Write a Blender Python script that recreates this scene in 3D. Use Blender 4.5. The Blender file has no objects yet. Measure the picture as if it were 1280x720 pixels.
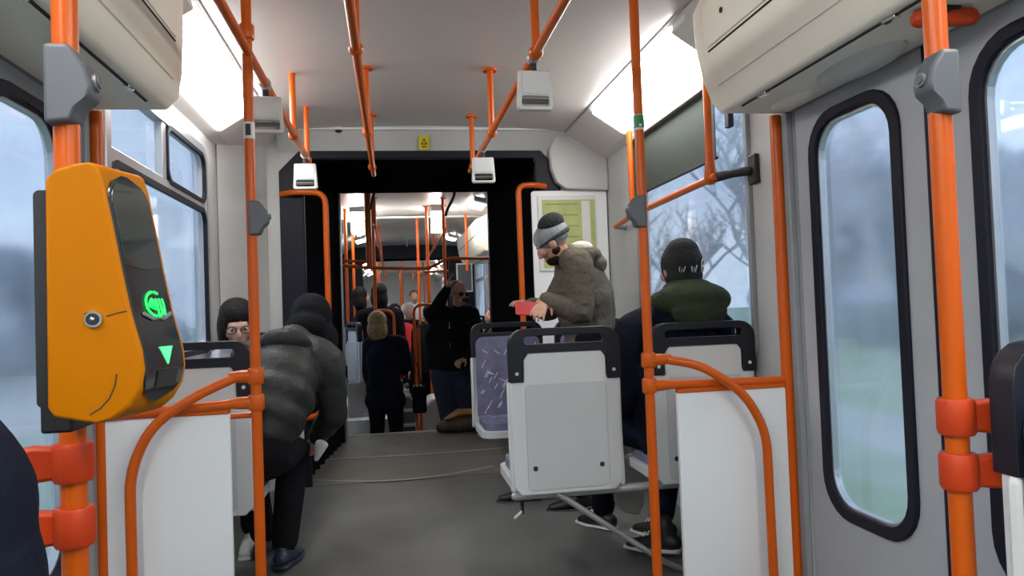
import bpy, bmesh, math, random
from mathutils import Vector, Matrix
from mathutils.geometry import tessellate_polygon
random.seed(7)
C = bpy.context.scene.collection
S = bpy.context.scene
PI = math.pi

# ------------------------------------------------------------------ camera, sky, exposure
F, H, YAW, PIT, ROLL = 930.0, 1.1, math.radians(9.2), math.radians(1.63), math.radians(2.1)
cd = bpy.data.cameras.new('camera'); cam = bpy.data.objects.new('camera', cd); C.objects.link(cam)
cd.sensor_width = 36; cd.lens = F/1280*36; cd.clip_start = .02; cd.clip_end = 500
cam.location = (0, 0, H)
fw = Vector((math.sin(YAW)*math.cos(PIT), math.cos(YAW)*math.cos(PIT), math.sin(PIT)))
r0 = Vector((math.cos(YAW), -math.sin(YAW), 0)); u0 = r0.cross(fw)
rr = r0*math.cos(ROLL) - u0*math.sin(ROLL)
uu = rr.cross(fw)
cam.matrix_world = Matrix(((rr.x, uu.x, -fw.x, 0), (rr.y, uu.y, -fw.y, 0), (rr.z, uu.z, -fw.z, H), (0, 0, 0, 1)))
S.camera = cam
S.view_settings.view_transform = 'Standard'; S.view_settings.look = 'None'
S.view_settings.gamma = 1; S.view_settings.use_curve_mapping = False
S.view_settings.exposure = 0.40
S.cycles.max_bounces = 10; S.cycles.transparent_max_bounces = 16; S.cycles.transmission_bounces = 8
S.cycles.caustics_refractive = True

LAMP_E = 14.0
SKY_E = 1.3

def at(px, py, Y=None, X=None, Z=None):
    """measure: the point of the place seen at a photo pixel, on a plane of known X, Y or Z"""
    x = px-640; y = py-360; c, s = math.cos(ROLL), math.sin(ROLL)
    xr = x*c-y*s; u = -(x*s+y*c)
    fy = F*math.cos(PIT)-u*math.sin(PIT); uz = F*math.sin(PIT)+u*math.cos(PIT)
    a = xr*math.cos(YAW)+fy*math.sin(YAW); b = -xr*math.sin(YAW)+fy*math.cos(YAW)
    t = Y/b if Y is not None else X/a if X is not None else (Z-H)/uz
    return Vector((a*t, b*t, H+uz*t))

# ------------------------------------------------------------------ materials
def node_mat(name):
    m = bpy.data.materials.new(name); m.use_nodes = True
    nt = m.node_tree; b = nt.nodes['Principled BSDF']
    return m, nt, b
def paint(name, col, rough=.5, metal=0, var=.06, scale=6, bump=0, bscale=60, coat=0, spec=.5, bd=.01):
    m, nt, b = node_mat(name)
    tc = nt.nodes.new('ShaderNodeTexCoord'); n = nt.nodes.new('ShaderNodeTexNoise')
    n.inputs['Scale'].default_value = scale; n.inputs['Detail'].default_value = 4
    nt.links.new(tc.outputs['Object'], n.inputs['Vector'])
    r = nt.nodes.new('ShaderNodeValToRGB')
    r.color_ramp.elements[0].position = .3; r.color_ramp.elements[1].position = .7
    r.color_ramp.elements[0].color = [c*(1-var) for c in col]+[1]
    r.color_ramp.elements[1].color = [min(1, c*(1+var)) for c in col]+[1]
    nt.links.new(n.outputs['Fac'], r.inputs['Fac']); nt.links.new(r.outputs['Color'], b.inputs['Base Color'])
    b.inputs['Roughness'].default_value = rough; b.inputs['Metallic'].default_value = metal
    b.inputs['Coat Weight'].default_value = coat; b.inputs['Coat Roughness'].default_value = .08
    b.inputs['Specular IOR Level'].default_value = spec
    if bump:
        n2 = nt.nodes.new('ShaderNodeTexNoise'); n2.inputs['Scale'].default_value = bscale; n2.inputs['Detail'].default_value = 5
        nt.links.new(tc.outputs['Object'], n2.inputs['Vector'])
        bp = nt.nodes.new('ShaderNodeBump'); bp.inputs['Strength'].default_value = bump; bp.inputs['Distance'].default_value = bd
        nt.links.new(n2.outputs['Fac'], bp.inputs['Height']); nt.links.new(bp.outputs['Normal'], b.inputs['Normal'])
    return m
def emit(name, col, e):
    m, nt, b = node_mat(name)
    b.inputs['Base Color'].default_value = (*col, 1); b.inputs['Emission Color'].default_value = (*col, 1)
    b.inputs['Emission Strength'].default_value = e
    return m
def glass(name, haze=.12, rough=.12, tint=(.93, .96, 1), refr=.6):
    m = bpy.data.materials.new(name); m.use_nodes = True; nt = m.node_tree; nt.nodes.clear()
    o = nt.nodes.new('ShaderNodeOutputMaterial'); t = nt.nodes.new('ShaderNodeBsdfTransparent'); t.inputs[0].default_value = (*tint, 1)
    rf = nt.nodes.new('ShaderNodeBsdfRefraction'); rf.inputs['Roughness'].default_value = rough; rf.inputs['IOR'].default_value = 1.12
    rf.inputs['Color'].default_value = (*tint, 1)
    mx = nt.nodes.new('ShaderNodeMixShader'); mx.inputs[0].default_value = refr
    nt.links.new(t.outputs[0], mx.inputs[1]); nt.links.new(rf.outputs[0], mx.inputs[2])
    df = nt.nodes.new('ShaderNodeBsdfTranslucent'); df.inputs[0].default_value = (.85, .88, .95, 1)
    tc = nt.nodes.new('ShaderNodeTexCoord'); n = nt.nodes.new('ShaderNodeTexNoise'); n.inputs['Scale'].default_value = 3; n.inputs['Detail'].default_value = 6
    nt.links.new(tc.outputs['Object'], n.inputs['Vector'])
    mr = nt.nodes.new('ShaderNodeMapRange'); mr.inputs[1].default_value = .3; mr.inputs[2].default_value = .75
    mr.inputs[3].default_value = haze*.5; mr.inputs[4].default_value = haze*1.6
    nt.links.new(n.outputs['Fac'], mr.inputs[0])
    m2 = nt.nodes.new('ShaderNodeMixShader'); nt.links.new(mr.outputs[0], m2.inputs[0])
    nt.links.new(mx.outputs[0], m2.inputs[1]); nt.links.new(df.outputs[0], m2.inputs[2])
    g = nt.nodes.new('ShaderNodeBsdfGlossy'); g.inputs['Roughness'].default_value = .03
    lw = nt.nodes.new('ShaderNodeLayerWeight'); lw.inputs[0].default_value = .5; pw = nt.nodes.new('ShaderNodeMath'); pw.operation = 'POWER'; pw.inputs[1].default_value = 5; nt.links.new(lw.outputs['Facing'], pw.inputs[0])
    fr = nt.nodes.new('ShaderNodeMapRange'); fr.inputs[3].default_value = .04; fr.inputs[4].default_value = .6; nt.links.new(pw.outputs[0], fr.inputs[0])
    m3 = nt.nodes.new('ShaderNodeMixShader'); nt.links.new(fr.outputs[0], m3.inputs[0])
    nt.links.new(m2.outputs[0], m3.inputs[1]); nt.links.new(g.outputs[0], m3.inputs[2])
    nt.links.new(m3.outputs[0], o.inputs[0])
    return m

M = dict(
 orange=paint('orange_paint', (.57, .094, .002), .36, var=.05, coat=.06, spec=.3),
 redorange=paint('red_orange_plastic', (.50, .045, .006), .45, var=.05, spec=.3),
 wall=paint('wall_laminate', (.46, .465, .46), .45, var=.04, scale=3),
 doorpaint=paint('door_paint', (.40, .415, .44), .5, var=.05, scale=3),
 ceil=paint('ceiling_laminate', (.60, .575, .55), .35, var=.04, scale=1.2),
 cream=paint('cream_panel', (.92, .88, .76), .4, var=.03, scale=2),
 darkgap=paint('dark_gap', (.02, .02, .02), .8),
 rubber=paint('black_rubber', (.008, .009, .017), .5, bump=.1, spec=.2),
 bellow=paint('bellows_fabric', (.005, .006, .008), .9, spec=.1, bump=.4, bscale=30),
 floor=paint('floor_lino', (.115, .118, .113), .55, var=.22, scale=2.2, bump=.05, bscale=200),
 rampfloor=paint('ramp_rubber', (.15, .142, .125), .6, var=.12, scale=4, bump=.1, bscale=150),
 alu=paint('aluminium', (.50, .52, .54), .35, metal=.75, var=.05),
 greyframe=paint('grey_frame', (.25, .27, .29), .45, var=.05),
 shell=paint('seat_shell', (.60, .63, .63), .45, var=.03, scale=4, bump=.05, bscale=220),
 shell2=paint('seat_shell_panel', (.50, .53, .54), .5, var=.03, scale=4, bump=.08, bscale=260),
 panel=paint('partition_panel', (.76, .79, .80), .5, var=.03, scale=2),
 seatframe=paint('black_seat_plastic', (.010, .012, .018), .38, var=.2, bump=.1, bscale=200, spec=.3),
 metalgrey=paint('grey_steel', (.36, .37, .37), .4, metal=.3),
 greyplastic=paint('grey_plastic', (.095, .105, .118), .5, var=.05),
 greybtn=paint('grey_button', (.16, .17, .18), .35),
 chrome=paint('chrome', (.7, .7, .7), .12, metal=1),
 yellow=paint('yellow_validator', (.47, .150, .0003), .5, var=.03, coat=.03, spec=.08),
 blackgloss=paint('black_gloss', (.014, .018, .021), .10, coat=.6),
 screen=paint('display_glass', (.02, .028, .028), .04, coat=1),
 blackmat=paint('black_matte', (.012, .013, .014), .6),
 green=emit('green_light', (.01, .85, .10), 1.0),
 green2=emit('green_arrow', (.10, .75, .30), .55),
 lamp=emit('lamp_diffuser', (1, .985, .955), LAMP_E),
 fabric=paint('violet_seat_fabric', (.15, .15, .245), .9, var=.25, scale=9, bump=.2, bscale=300),
 bluefab=paint('blue_seat_fabric', (.03, .05, .16), .9, var=.3, scale=12, bump=.2, bscale=300),
 dash=paint('pale_dash', (.72, .72, .80), .9),
 dashpink=paint('rose_dash', (.30, .10, .20), .9),
 skin=paint('skin', (.45, .235, .16), .5, var=.08, scale=14),
 skinpale=paint('skin_pale', (.55, .33, .25), .5, var=.08, scale=14),
 black_cloth=paint('black_cloth', (.007, .0075, .010), .9, var=.3, bump=.6, bscale=14, spec=.12, bd=.03),
 navy_cloth=paint('navy_cloth', (.007, .009, .019), .9, var=.3, bump=.6, bscale=13, spec=.12, bd=.03),
 puffer=paint('grey_puffer', (.026, .028, .027), .55, var=.35, scale=5, bump=.6, bscale=11, spec=.25, bd=.03),
 olive=paint('olive_parka', (.098, .083, .061), .8, var=.18, scale=7, bump=.8, bscale=12, spec=.2, bd=.04),
 olive_hood=paint('green_hood', (.032, .043, .022), .9, var=.2, bump=.8, bscale=11, spec=.15, bd=.04),
 jeans=paint('navy_jeans', (.014, .020, .048), .9, var=.3, bump=.4, bscale=30),
 greytrouser=paint('light_grey_cloth', (.30, .30, .29), .9, var=.1, bump=.5, bscale=20),
 knitgrey=paint('grey_knit', (.22, .24, .245), .95, var=.2, scale=20, bump=.8, bscale=90),
 knitblack=paint('black_knit', (.012, .013, .015), .95, var=.2, scale=20, bump=.8, bscale=90),
 knitband=paint('dark_grey_knit', (.05, .056, .058), .95, var=.2, scale=20, bump=.8, bscale=90),
 white_cloth=paint('white_cloth', (.55, .55, .56), .85, bump=.4, bscale=25),
 fleece=paint('cream_fleece', (.62, .58, .48), .95, bump=.9, bscale=60),
 blond=paint('blond_hair', (.30, .19, .085), .6, var=.35, scale=30, bump=.8, bscale=70),
 darkhair=paint('dark_hair', (.008, .006, .006), .7, spec=.2, var=.3, scale=30, bump=.8, bscale=70),
 brownhair=paint('brown_hair', (.10, .05, .025), .55, var=.3, scale=30, bump=.8, bscale=70),
 greyhair=paint('grey_hair', (.35, .33, .30), .6, var=.3, scale=30, bump=.8, bscale=70),
 red_cloth=paint('red_cloth', (.55, .015, .02), .75, bump=.4, bscale=25),
 plum_cloth=paint('plum_cloth', (.016, .008, .018), .9, spec=.1, bump=.4, bscale=25),
 pink=paint('magenta_cloth', (.35, .02, .13), .8),
 whitesole=paint('white_rubber', (.62, .62, .60), .6),
 shoenavy=paint('navy_shoe', (.02, .028, .05), .4, var=.4, scale=30, bump=.4),
 shoeblack=paint('black_shoe', (.012, .012, .013), .5, var=.3),
 tan=paint('tan_leather', (.35, .17, .06), .6, var=.3, scale=12, bump=.4),
 brown=paint('brown_leather', (.05, .032, .022), .6, var=.3, scale=12, bump=.4),
 redphone=paint('red_case', (.45, .02, .03), .35),
 whiteplastic=paint('white_plastic', (.62, .62, .60), .4, var=.03),
 handledark=paint('handle_grip', (.10, .10, .095), .5),
 stickyellow=paint('yellow_sticker', (.62, .52, .02), .5),
 stickgreen=paint('green_sticker', (.03, .22, .07), .5),
 mapgreen=paint('map_green', (.40, .43, .16), .6, var=.12, scale=10),
 mapline=paint('map_line', (.25, .26, .10), .6),
 blind=paint('blind_cloth', (.026, .040, .033), .7, var=.05),
 grass=paint('grass', (.20, .30, .17), .95, var=.25, scale=.8),
 road=paint('road', (.40, .41, .42), .9, var=.08, scale=.6),
 bark=paint('bark', (.24, .21, .23), .95, var=.2),
 foliage=paint('far_foliage', (.13, .165, .22), .95, var=.3, scale=1.5, bump=.8, bscale=6),
)
M['glass'] = glass('window_glass', .22, .10)
M['glassclear'] = glass('clear_glass', .20, .05, refr=.7)
M['glassdoor'] = glass('door_glass', .18, .16, refr=.8)

# sky
w = bpy.data.worlds.new('sky'); S.world = w; w.use_nodes = True; nt = w.node_tree
bg = nt.nodes['Background']; tc = nt.nodes.new('ShaderNodeTexCoord'); mp = nt.nodes.new('ShaderNodeMapping'); mp.inputs['Scale'].default_value = (1, 1, 3)
n = nt.nodes.new('ShaderNodeTexNoise'); n.inputs['Scale'].default_value = 2.6; n.inputs['Detail'].default_value = 6
rp = nt.nodes.new('ShaderNodeValToRGB'); rp.color_ramp.elements[0].position = .35; rp.color_ramp.elements[1].position = .66
rp.color_ramp.elements[0].color = (.42, .54, .76, 1); rp.color_ramp.elements[1].color = (.74, .86, 1, 1)
nt.links.new(tc.outputs['Generated'], mp.inputs['Vector']); nt.links.new(mp.outputs[0], n.inputs['Vector'])
nt.links.new(n.outputs['Fac'], rp.inputs['Fac']); nt.links.new(rp.outputs[0], bg.inputs['Color']); bg.inputs['Strength'].default_value = SKY_E

# ------------------------------------------------------------------ mesh helpers
WL = {}
class MB:
    def __init__(s): s.v = []; s.f = []; s.m = []; s.cur = 0
    def mat(s, i): s.cur = i; return s
    def add(s, vs, fs):
        o = len(s.v); s.v += [tuple(v) for v in vs]
        for f in fs: s.f.append([o+i for i in f]); s.m.append(s.cur)
        return s
    def box(s, a, b):
        x0, y0, z0 = [min(p, q) for p, q in zip(a, b)]; x1, y1, z1 = [max(p, q) for p, q in zip(a, b)]
        return s.add([(x0,y0,z0),(x1,y0,z0),(x1,y1,z0),(x0,y1,z0),(x0,y0,z1),(x1,y0,z1),(x1,y1,z1),(x0,y1,z1)],
                     [(0,3,2,1),(4,5,6,7),(0,1,5,4),(1,2,6,5),(2,3,7,6),(3,0,4,7)])
    def tube(s, pts, rad, side=None, n=12, dome=True):
        pts = [Vector(p) for p in pts]; N = len(pts)
        if not isinstance(rad, (list,)): rad = [rad]*N
        rad = [(r, r) if not isinstance(r, tuple) else r for r in rad]
        tans = []
        for i in range(N):
            a = pts[max(0, i-1)]; b = pts[min(N-1, i+1)]; tans.append((b-a).normalized())
        P_, R_, T_ = list(pts), list(rad), list(tans)
        if dome:
            for k in (30, 60):
                c, si = math.cos(math.radians(k)), math.sin(math.radians(k))
                r = rad[0]; P_.insert(0, pts[0]-tans[0]*min(r)*si); R_.insert(0, (r[0]*c, r[1]*c)); T_.insert(0, tans[0])
                r = rad[-1]; P_.append(pts[-1]+tans[-1]*min(r)*si); R_.append((r[0]*c, r[1]*c)); T_.append(tans[-1])
        rings = []; u = None
        for p, r, t in zip(P_, R_, T_):
            if side is not None: u = Vector(side)
            elif u is None: u = Vector((1, 0, 0)) if abs(t.x) < .8 else Vector((0, 1, 0))
            u = (u-t*u.dot(t)).normalized(); w_ = t.cross(u)
            rings.append([p+u*r[0]*math.cos(2*PI*k/n)+w_*r[1]*math.sin(2*PI*k/n) for k in range(n)])
        vs = [v for R in rings for v in R]; fs = []
        for i in range(len(rings)-1):
            for k in range(n): fs.append((i*n+k, i*n+(k+1) % n, (i+1)*n+(k+1) % n, (i+1)*n+k))
        fs.append(tuple(range(n-1, -1, -1))); o = (len(rings)-1)*n; fs.append(tuple(o+k for k in range(n)))
        return s.add(vs, fs)
    def cyl(s, a, b, r, n=20): return s.tube([a, b], r, n=n, dome=False)
    def ell(s, c, r, rot=None, nu=16, nv=10):
        c = Vector(c); vs = []; fs = []
        for j in range(1, nv):
            th = PI*j/nv
            for k in range(nu):
                p = Vector((r[0]*math.sin(th)*math.cos(2*PI*k/nu), r[1]*math.sin(th)*math.sin(2*PI*k/nu), r[2]*math.cos(th)))
                if rot: p = rot @ p
                vs.append(c+p)
        t = Vector((0, 0, r[2])); b = -t
        if rot: t = rot @ t; b = rot @ b
        vs += [c+t, c+b]; T = len(vs)-2
        for j in range(nv-2):
            for k in range(nu): fs.append((j*nu+k, (j+1)*nu+k, (j+1)*nu+(k+1) % nu, j*nu+(k+1) % nu))
        for k in range(nu):
            fs.append((T, k, (k+1) % nu)); fs.append((T+1, (nv-2)*nu+(k+1) % nu, (nv-2)*nu+k))
        return s.add(vs, fs)
    def plate(s, outer, holes, axis, c0, c1):
        """2-D outline (with holes) given thickness along an axis: 'X' -> (y,z), 'Y' -> (x,z), 'Z' -> (x,y)"""
        def P3(p, c): return {'X': (c, p[0], p[1]), 'Y': (p[0], c, p[1]), 'Z': (p[0], p[1], c)}[axis]
        loops = [outer]+list(holes); flat = [p for l in loops for p in l]
        tris = tessellate_polygon([[Vector((p[0], p[1], 0)) for p in l] for l in loops])
        nf = len(flat); vs = [P3(p, c0) for p in flat]+[P3(p, c1) for p in flat]
        fs = []
        for t in tris: fs.append(tuple(t)); fs.append(tuple(nf+i for i in reversed(t)))
        o = 0
        for l in loops:
            k = len(l)
            for i in range(k): fs.append((o+i, o+(i+1) % k, nf+o+(i+1) % k, nf+o+i))
            o += k
        return s.add(vs, fs)
    def xf(s, Mx):
        s.v = [tuple(Mx @ Vector(v)) for v in s.v]; return s
    def build(s, name, mats, parent=None, smooth=False, bevel=0, seg=2, remesh=0, sm=3, sub=0):
        me = bpy.data.meshes.new(name); me.from_pydata(s.v, [], s.f)
        if not isinstance(mats, (list, tuple)): mats = [mats]
        for m_ in mats: me.materials.append(M[m_] if isinstance(m_, str) else m_)
        me.polygons.foreach_set('material_index', s.m); me.update()
        bm = bmesh.new(); bm.from_mesh(me); bmesh.ops.recalc_face_normals(bm, faces=bm.faces); bm.to_mesh(me); bm.free()
        o = bpy.data.objects.new(name, me); C.objects.link(o)
        if remesh:
            d = o.modifiers.new('r', 'REMESH'); d.mode = 'VOXEL'; d.voxel_size = remesh
            if sm: e = o.modifiers.new('s', 'SMOOTH'); e.iterations = sm; e.factor = .5
            dg = bpy.context.evaluated_depsgraph_get(); m2 = bpy.data.meshes.new_from_object(o.evaluated_get(dg))
            o.modifiers.clear(); old = o.data; m2.name = name; o.data = m2; bpy.data.meshes.remove(old); me = m2; smooth = True
            if not me.materials: me.materials.append(M[mats[0]] if isinstance(mats[0], str) else mats[0])
        if bevel:
            d = o.modifiers.new('b', 'BEVEL'); d.width = bevel; d.segments = seg; d.limit_method = 'ANGLE'; d.angle_limit = math.radians(35)
            smooth = True
        if sub: d = o.modifiers.new('sub', 'SUBSURF'); d.levels = sub; d.render_levels = sub
        if smooth:
            me.polygons.foreach_set('use_smooth', [True]*len(me.polygons))
            if not remesh and not sub:
                try: me.set_sharp_from_angle(angle=math.radians(40))
                except Exception: pass
        if parent is not None: par(o, parent)
        WL[o] = Vector((0, 0, 0))
        return o
def par(o, p):
    o.parent = p; o.matrix_parent_inverse = Matrix.Translation(-WL[p])
def tag(o, label=None, cat=None, group=None, kind=None):
    if label: o['label'] = label
    if cat: o['category'] = cat
    if group: o['group'] = group
    if kind: o['kind'] = kind
    return o
def thing(name, label, cat, loc=(0, 0, 0), group=None, kind=None):
    o = bpy.data.objects.new(name, None); C.objects.link(o); o.location = loc; WL[o] = Vector(loc); o.empty_display_size = .1
    return tag(o, label, cat, group, kind)
def struct(name, o): o.name = name; o['kind'] = 'structure'; return o
def copy_tree(o, parent=None):
    c = o.copy(); C.objects.link(c)
    if parent is not None: c.parent = parent
    for ch in list(o.children): copy_tree(ch, c)
    return c
def rrect(x0, z0, x1, z1, r, n=6):
    r = min(r, abs(x1-x0)/2-1e-4, abs(z1-z0)/2-1e-4); pts = []
    for cx, cz, a in ((x1-r, z0+r, -90), (x1-r, z1-r, 0), (x0+r, z1-r, 90), (x0+r, z0+r, 180)):
        for k in range(n+1):
            t = math.radians(a+90*k/n); pts.append((cx+r*math.cos(t), cz+r*math.sin(t)))
    return pts
def rect(x0, z0, x1, z1): return [(x0, z0), (x1, z0), (x1, z1), (x0, z1)]
def arc_path(pts, r, n=5):
    """polyline with rounded bends"""
    pts = [Vector(p) for p in pts]; out = [pts[0]]
    for i in range(1, len(pts)-1):
        a, b, c = pts[i-1], pts[i], pts[i+1]; d1 = (a-b).normalized(); d2 = (c-b).normalized()
        rr_ = min(r, (a-b).length*.45, (c-b).length*.45); p1 = b+d1*rr_; p2 = b+d2*rr_
        for k in range(n+1):
            t = k/n; out.append(p1*(1-t)**2+b*2*t*(1-t)+p2*t*t)
    out.append(pts[-1]); return out

# ------------------------------------------------------------------ room shell
XL, XR, CX = -.98, 1.5, .26
ZC = 2.30
def mir(x): return 2*CX-x

# front car floor, gangway floor, low floor
struct('floor', MB().box((XL-.05, -3.2, -.08), (XR+.05, 5.0, 0)).build('floor', 'floor'))
g = MB()
segs = [(5.0, -.62, 1.14), (6.95, -.62, 1.14)]
g.box((-.64, 5.0, -.08), (1.16, 6.95, .004))
struct('floor_gangway', g.build('floor_gangway', 'rampfloor'))
# bowed metal seam strips of the turning plate
def seam_strip(name, y0, bow, x0, x1):
    m = MB(); pts = [(x0+(x1-x0)*k/16, y0-bow*math.sin(PI*k/16)+.0, .006) for k in range(17)]
    m.tube(pts, [(.014, .005)]*17, side=(0, 1, 0), n=8)
    return struct(name, m.build(name, 'metalgrey', smooth=True))
seam_strip('trim_1', 5.20, .22, -.62, .66)
seam_strip('trim_2', 5.88, .06, -.55, 1.0)
struct('trim_3', MB().box((-.55, 6.90, -.02), (1.05, 6.965, .010)).build('trim_3', 'metalgrey', bevel=.003))
struct('floor_lower', MB().box((XL-.05, 6.96, -.58), (XR+.05, 9.75, -.5)).build('floor_lower', 'floor'))
struct('floor_riser', MB().box((XL, 6.93, -.5), (XR, 6.96, -.08)).build('floor_riser', 'panel'))
struct('floor_rear', MB().box((XL-.05, 10.3, -.08), (XR+.05, 24, 0)).build('floor_rear', 'floor'))
for k in range(3):
    y = 9.72+.2*k; z = -.333+.1665*k
    st = MB().box((-.35, y, -.58), (.95, 10.32, z)).build('floor_step', 'floor'); struct('floor_step_%d' % (k+1), st)
    nz = MB().box((-.35, y-.015, z-.03), (.95, y+.02, z+.004)).build('nosing', 'shell', st)
# podiums beside the stairs
struct('floor_podium', MB().box((.95, 9.0, -.5), (XR, 10.3, .0)).box((XL, 9.3, -.5), (-.36, 10.3, 0)).build('floor_podium', 'panel'))
# floor hatch plate near the left seats
hp = MB().plate([(-.60, 4.08), (-.505, 3.98), (-.455, 4.46), (-.60, 4.46)], [], 'Z', .001, .004)
tag(hp.build('floor_hatch', 'greyplastic', bevel=.001), 'small dark grey hatch plate set in the floor beside the left seats', 'hatch')

# ceilings
def ceiling(name, y0, y1, half=.955, z=ZC):
    m = MB(); n_ = 10; pts = []
    for k in range(n_+1):
        x = CX-half+2*half*k/n_; pts.append((x, z+.035*math.cos((x-CX)/half*PI/2)-.005))
    pts += [(CX+half, z+.09), (CX-half, z+.09)]
    m.plate(pts, [], 'Y', y0, y1)
    return struct(name, m.build(name, 'ceil', smooth=True))
ceiling('ceiling', -3.2, 4.92)
ceiling('ceiling_middle', 6.62, 13.6)
ceiling('ceiling_rear', 14.2, 24)
# roof deck above (keeps sky light out)
struct('roof', MB().box((XL-.08, -3.2, 2.42), (XR+.08, 24, 2.46)).build('roof', 'ceil'))
# roof above gangway
struct('ceiling_gangway', MB().box((-.7, 5.0, 2.235), (1.2, 6.65, 2.26)).build('ceiling_gangway', 'bellow'))
struct('ceiling_gangway_rear', MB().box((-.7, 13.6, 2.19), (1.2, 14.2, 2.22)).build('ceiling_gangway_rear', 'bellow'))
# coves: sloped strip from ceiling edge down to the top of the side wall
def cove(name, sx, y0, y1):
    f = (lambda x: x) if sx > 0 else mir
    m = MB().plate([(f(1.195), ZC+.02), (f(1.205), ZC-.012), (f(1.44), 2.135), (f(1.5), 2.11), (f(1.56), 2.11), (f(1.56), 2.42), (f(1.195), 2.42)], [], 'Y', y0, y1)
    return struct(name, m.build(name, 'ceil'))
for i, (sx, y0, y1) in enumerate(((1, -3.2, 1.35), (1, 2.6, 5.0), (-1, -3.2, 1.35), (-1, 2.6, 5.0), (1, 6.6, 8.7), (1, 11.2, 13.6), (-1, 6.6, 8.7), (-1, 10.2, 13.6), (1, 14.2, 24), (-1, 14.2, 24))): cove('ceiling_cove_%d' % (i+1), sx, y0, y1)
# thin dark trim line at the ceiling edge
for i, x in enumerate((1.20, mir(1.20))):
    struct('trim_%d' % (i+4), MB().tube([(x, -3, ZC-.004), (x, 4.9, ZC-.004)], .008, n=8).build('trim', 'greyframe', smooth=True))

# side walls with openings
def wall(name, x, y0, y1, z0, z1, holes, mat='wall'):
    c0, c1 = (x, x+.06) if x > CX else (x-.06, x)
    return struct(name, MB().plate(rect(y0, z0, y1, z1), holes, 'X', c0, c1).build(name, mat))
W_R = (2.90, .84, 4.32, 2.09)            # y0,z0,y1,z1
W_L = (2.76, .90, 4.20, 2.02)
DOORS = (1.12, 2.56)
nearW = (-.55, .84, .85, 2.0)
wall('wall_right', XR, -3.2, 5.0, -.08, 2.13, [rect(DOORS[0], 0.0, DOORS[1], 1.82), rrect(*W_R, .10), rrect(*nearW, .08)])
wall('wall_left', XL, -3.2, 4.5, -.08, 2.13, [rect(DOORS[0], 0.0, DOORS[1], 1.82), rrect(*W_L, .10), rrect(*nearW, .08)])
struct('wall_left_corner', MB().plate([(XL, 4.5), (XL+.01, 4.48), (-.78, 4.98), (-.79, 5.02), (XL-.06, 5.02), (XL-.06, 4.5)], [], 'Z', -.08, 2.3).build('wall_left_corner', 'wall'))
struct('wall_back', MB().box((XL-.06, -3.25, -.08), (XR+.06, -3.2, 2.42)).build('wall_back', 'wall'))
# middle and rear car side walls
for nm, x in (('wall_middle_right', XR), ('wall_middle_left', XL)):
    wall(nm, x, 6.6, 13.6, -.6, 2.13, [rrect(7.3, .75, 8.5, 1.95, .08), rect(8.75, -.45, 10.1, 1.8), rrect(10.4, .84, 11.7, 2.0, .08), rrect(11.95, .84, 13.2, 2.0, .08)])
for nm, x in (('wall_rear_right', XR), ('wall_rear_left', XL)):
    wall(nm, x, 14.2, 24, -.1, 2.13, [rrect(14.7+1.55*k, .84, 16.0+1.55*k, 2.0, .08) for k in range(5)])
struct('wall_end', MB().box((XL-.05, 24, -.1), (XR+.05, 24.06, 2.42)).build('wall_end', 'wall'))

# window units: frame ring + pane (+ optional bars)
def window(name, x, y0, z0, y1, z1, fw_=.035, r=.10, mat='alu', gl='glass', bars=(), depth=.02, sill=True):
    inw = -1 if x > CX else 1
    fr = MB().plate(rrect(y0-.01, z0-.01, y1+.01, z1+.01, r), [rrect(y0+fw_, z0+fw_, y1-fw_, z1-fw_, r*.75)], 'X', x+inw*depth, x-inw*.03)
    o = struct(name, fr.build(name, mat, bevel=.004))
    MB().plate(rrect(y0+.005, z0+.005, y1-.005, z1-.005, r*.8), [], 'X', x-inw*.018, x-inw*.022).build('pane', gl, o)
    for (a, b) in bars:
        MB().box((x+inw*depth*.8, a[0], a[1]), (x-inw*.02, b[0], b[1])).build('glazing_bar', mat, o, bevel=.003)
    return o
window('window_1', XR, *W_R, fw_=.018, mat='greyframe', gl='glassclear')
window('window_2', XL, *W_L, fw_=.045, bars=[((2.78, 1.675), (4.18, 1.73)), ((3.42, 1.73), (3.47, 1.99))])
window('window_3', XR, *nearW); window('window_4', XL, *nearW)
k = 5
for x in (XR, XL):
    for q in ((7.3, .75, 8.5, 1.95), (10.4, .84, 11.7, 2.0), (11.95, .84, 13.2, 2.0)):
        window('window_%d' % k, x, *q, fw_=.04, r=.08, bars=[((q[0]+.02, 1.6), (q[2]-.02, 1.65))]); k += 1
    for j in range(5):
        window('window_%d' % k, x, 14.7+1.55*j, .84, 16.0+1.55*j, 2.0, fw_=.04, r=.08); k += 1
# inner black gasket of the left window
struct('trim_6', MB().plate(rrect(2.79, .93, 4.165, 1.69, .07), [rrect(2.815, .955, 4.14, 1.665, .06)], 'X', XL+.022, XL+.005).build('trim_6', 'rubber'))
struct('trim_7', MB().plate(rrect(3.475, 1.715, 4.165, 1.985, .07), [rrect(3.495, 1.735, 4.145, 1.965, .06)], 'X', XL+.022, XL+.005).build('trim_7', 'rubber'))

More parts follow.
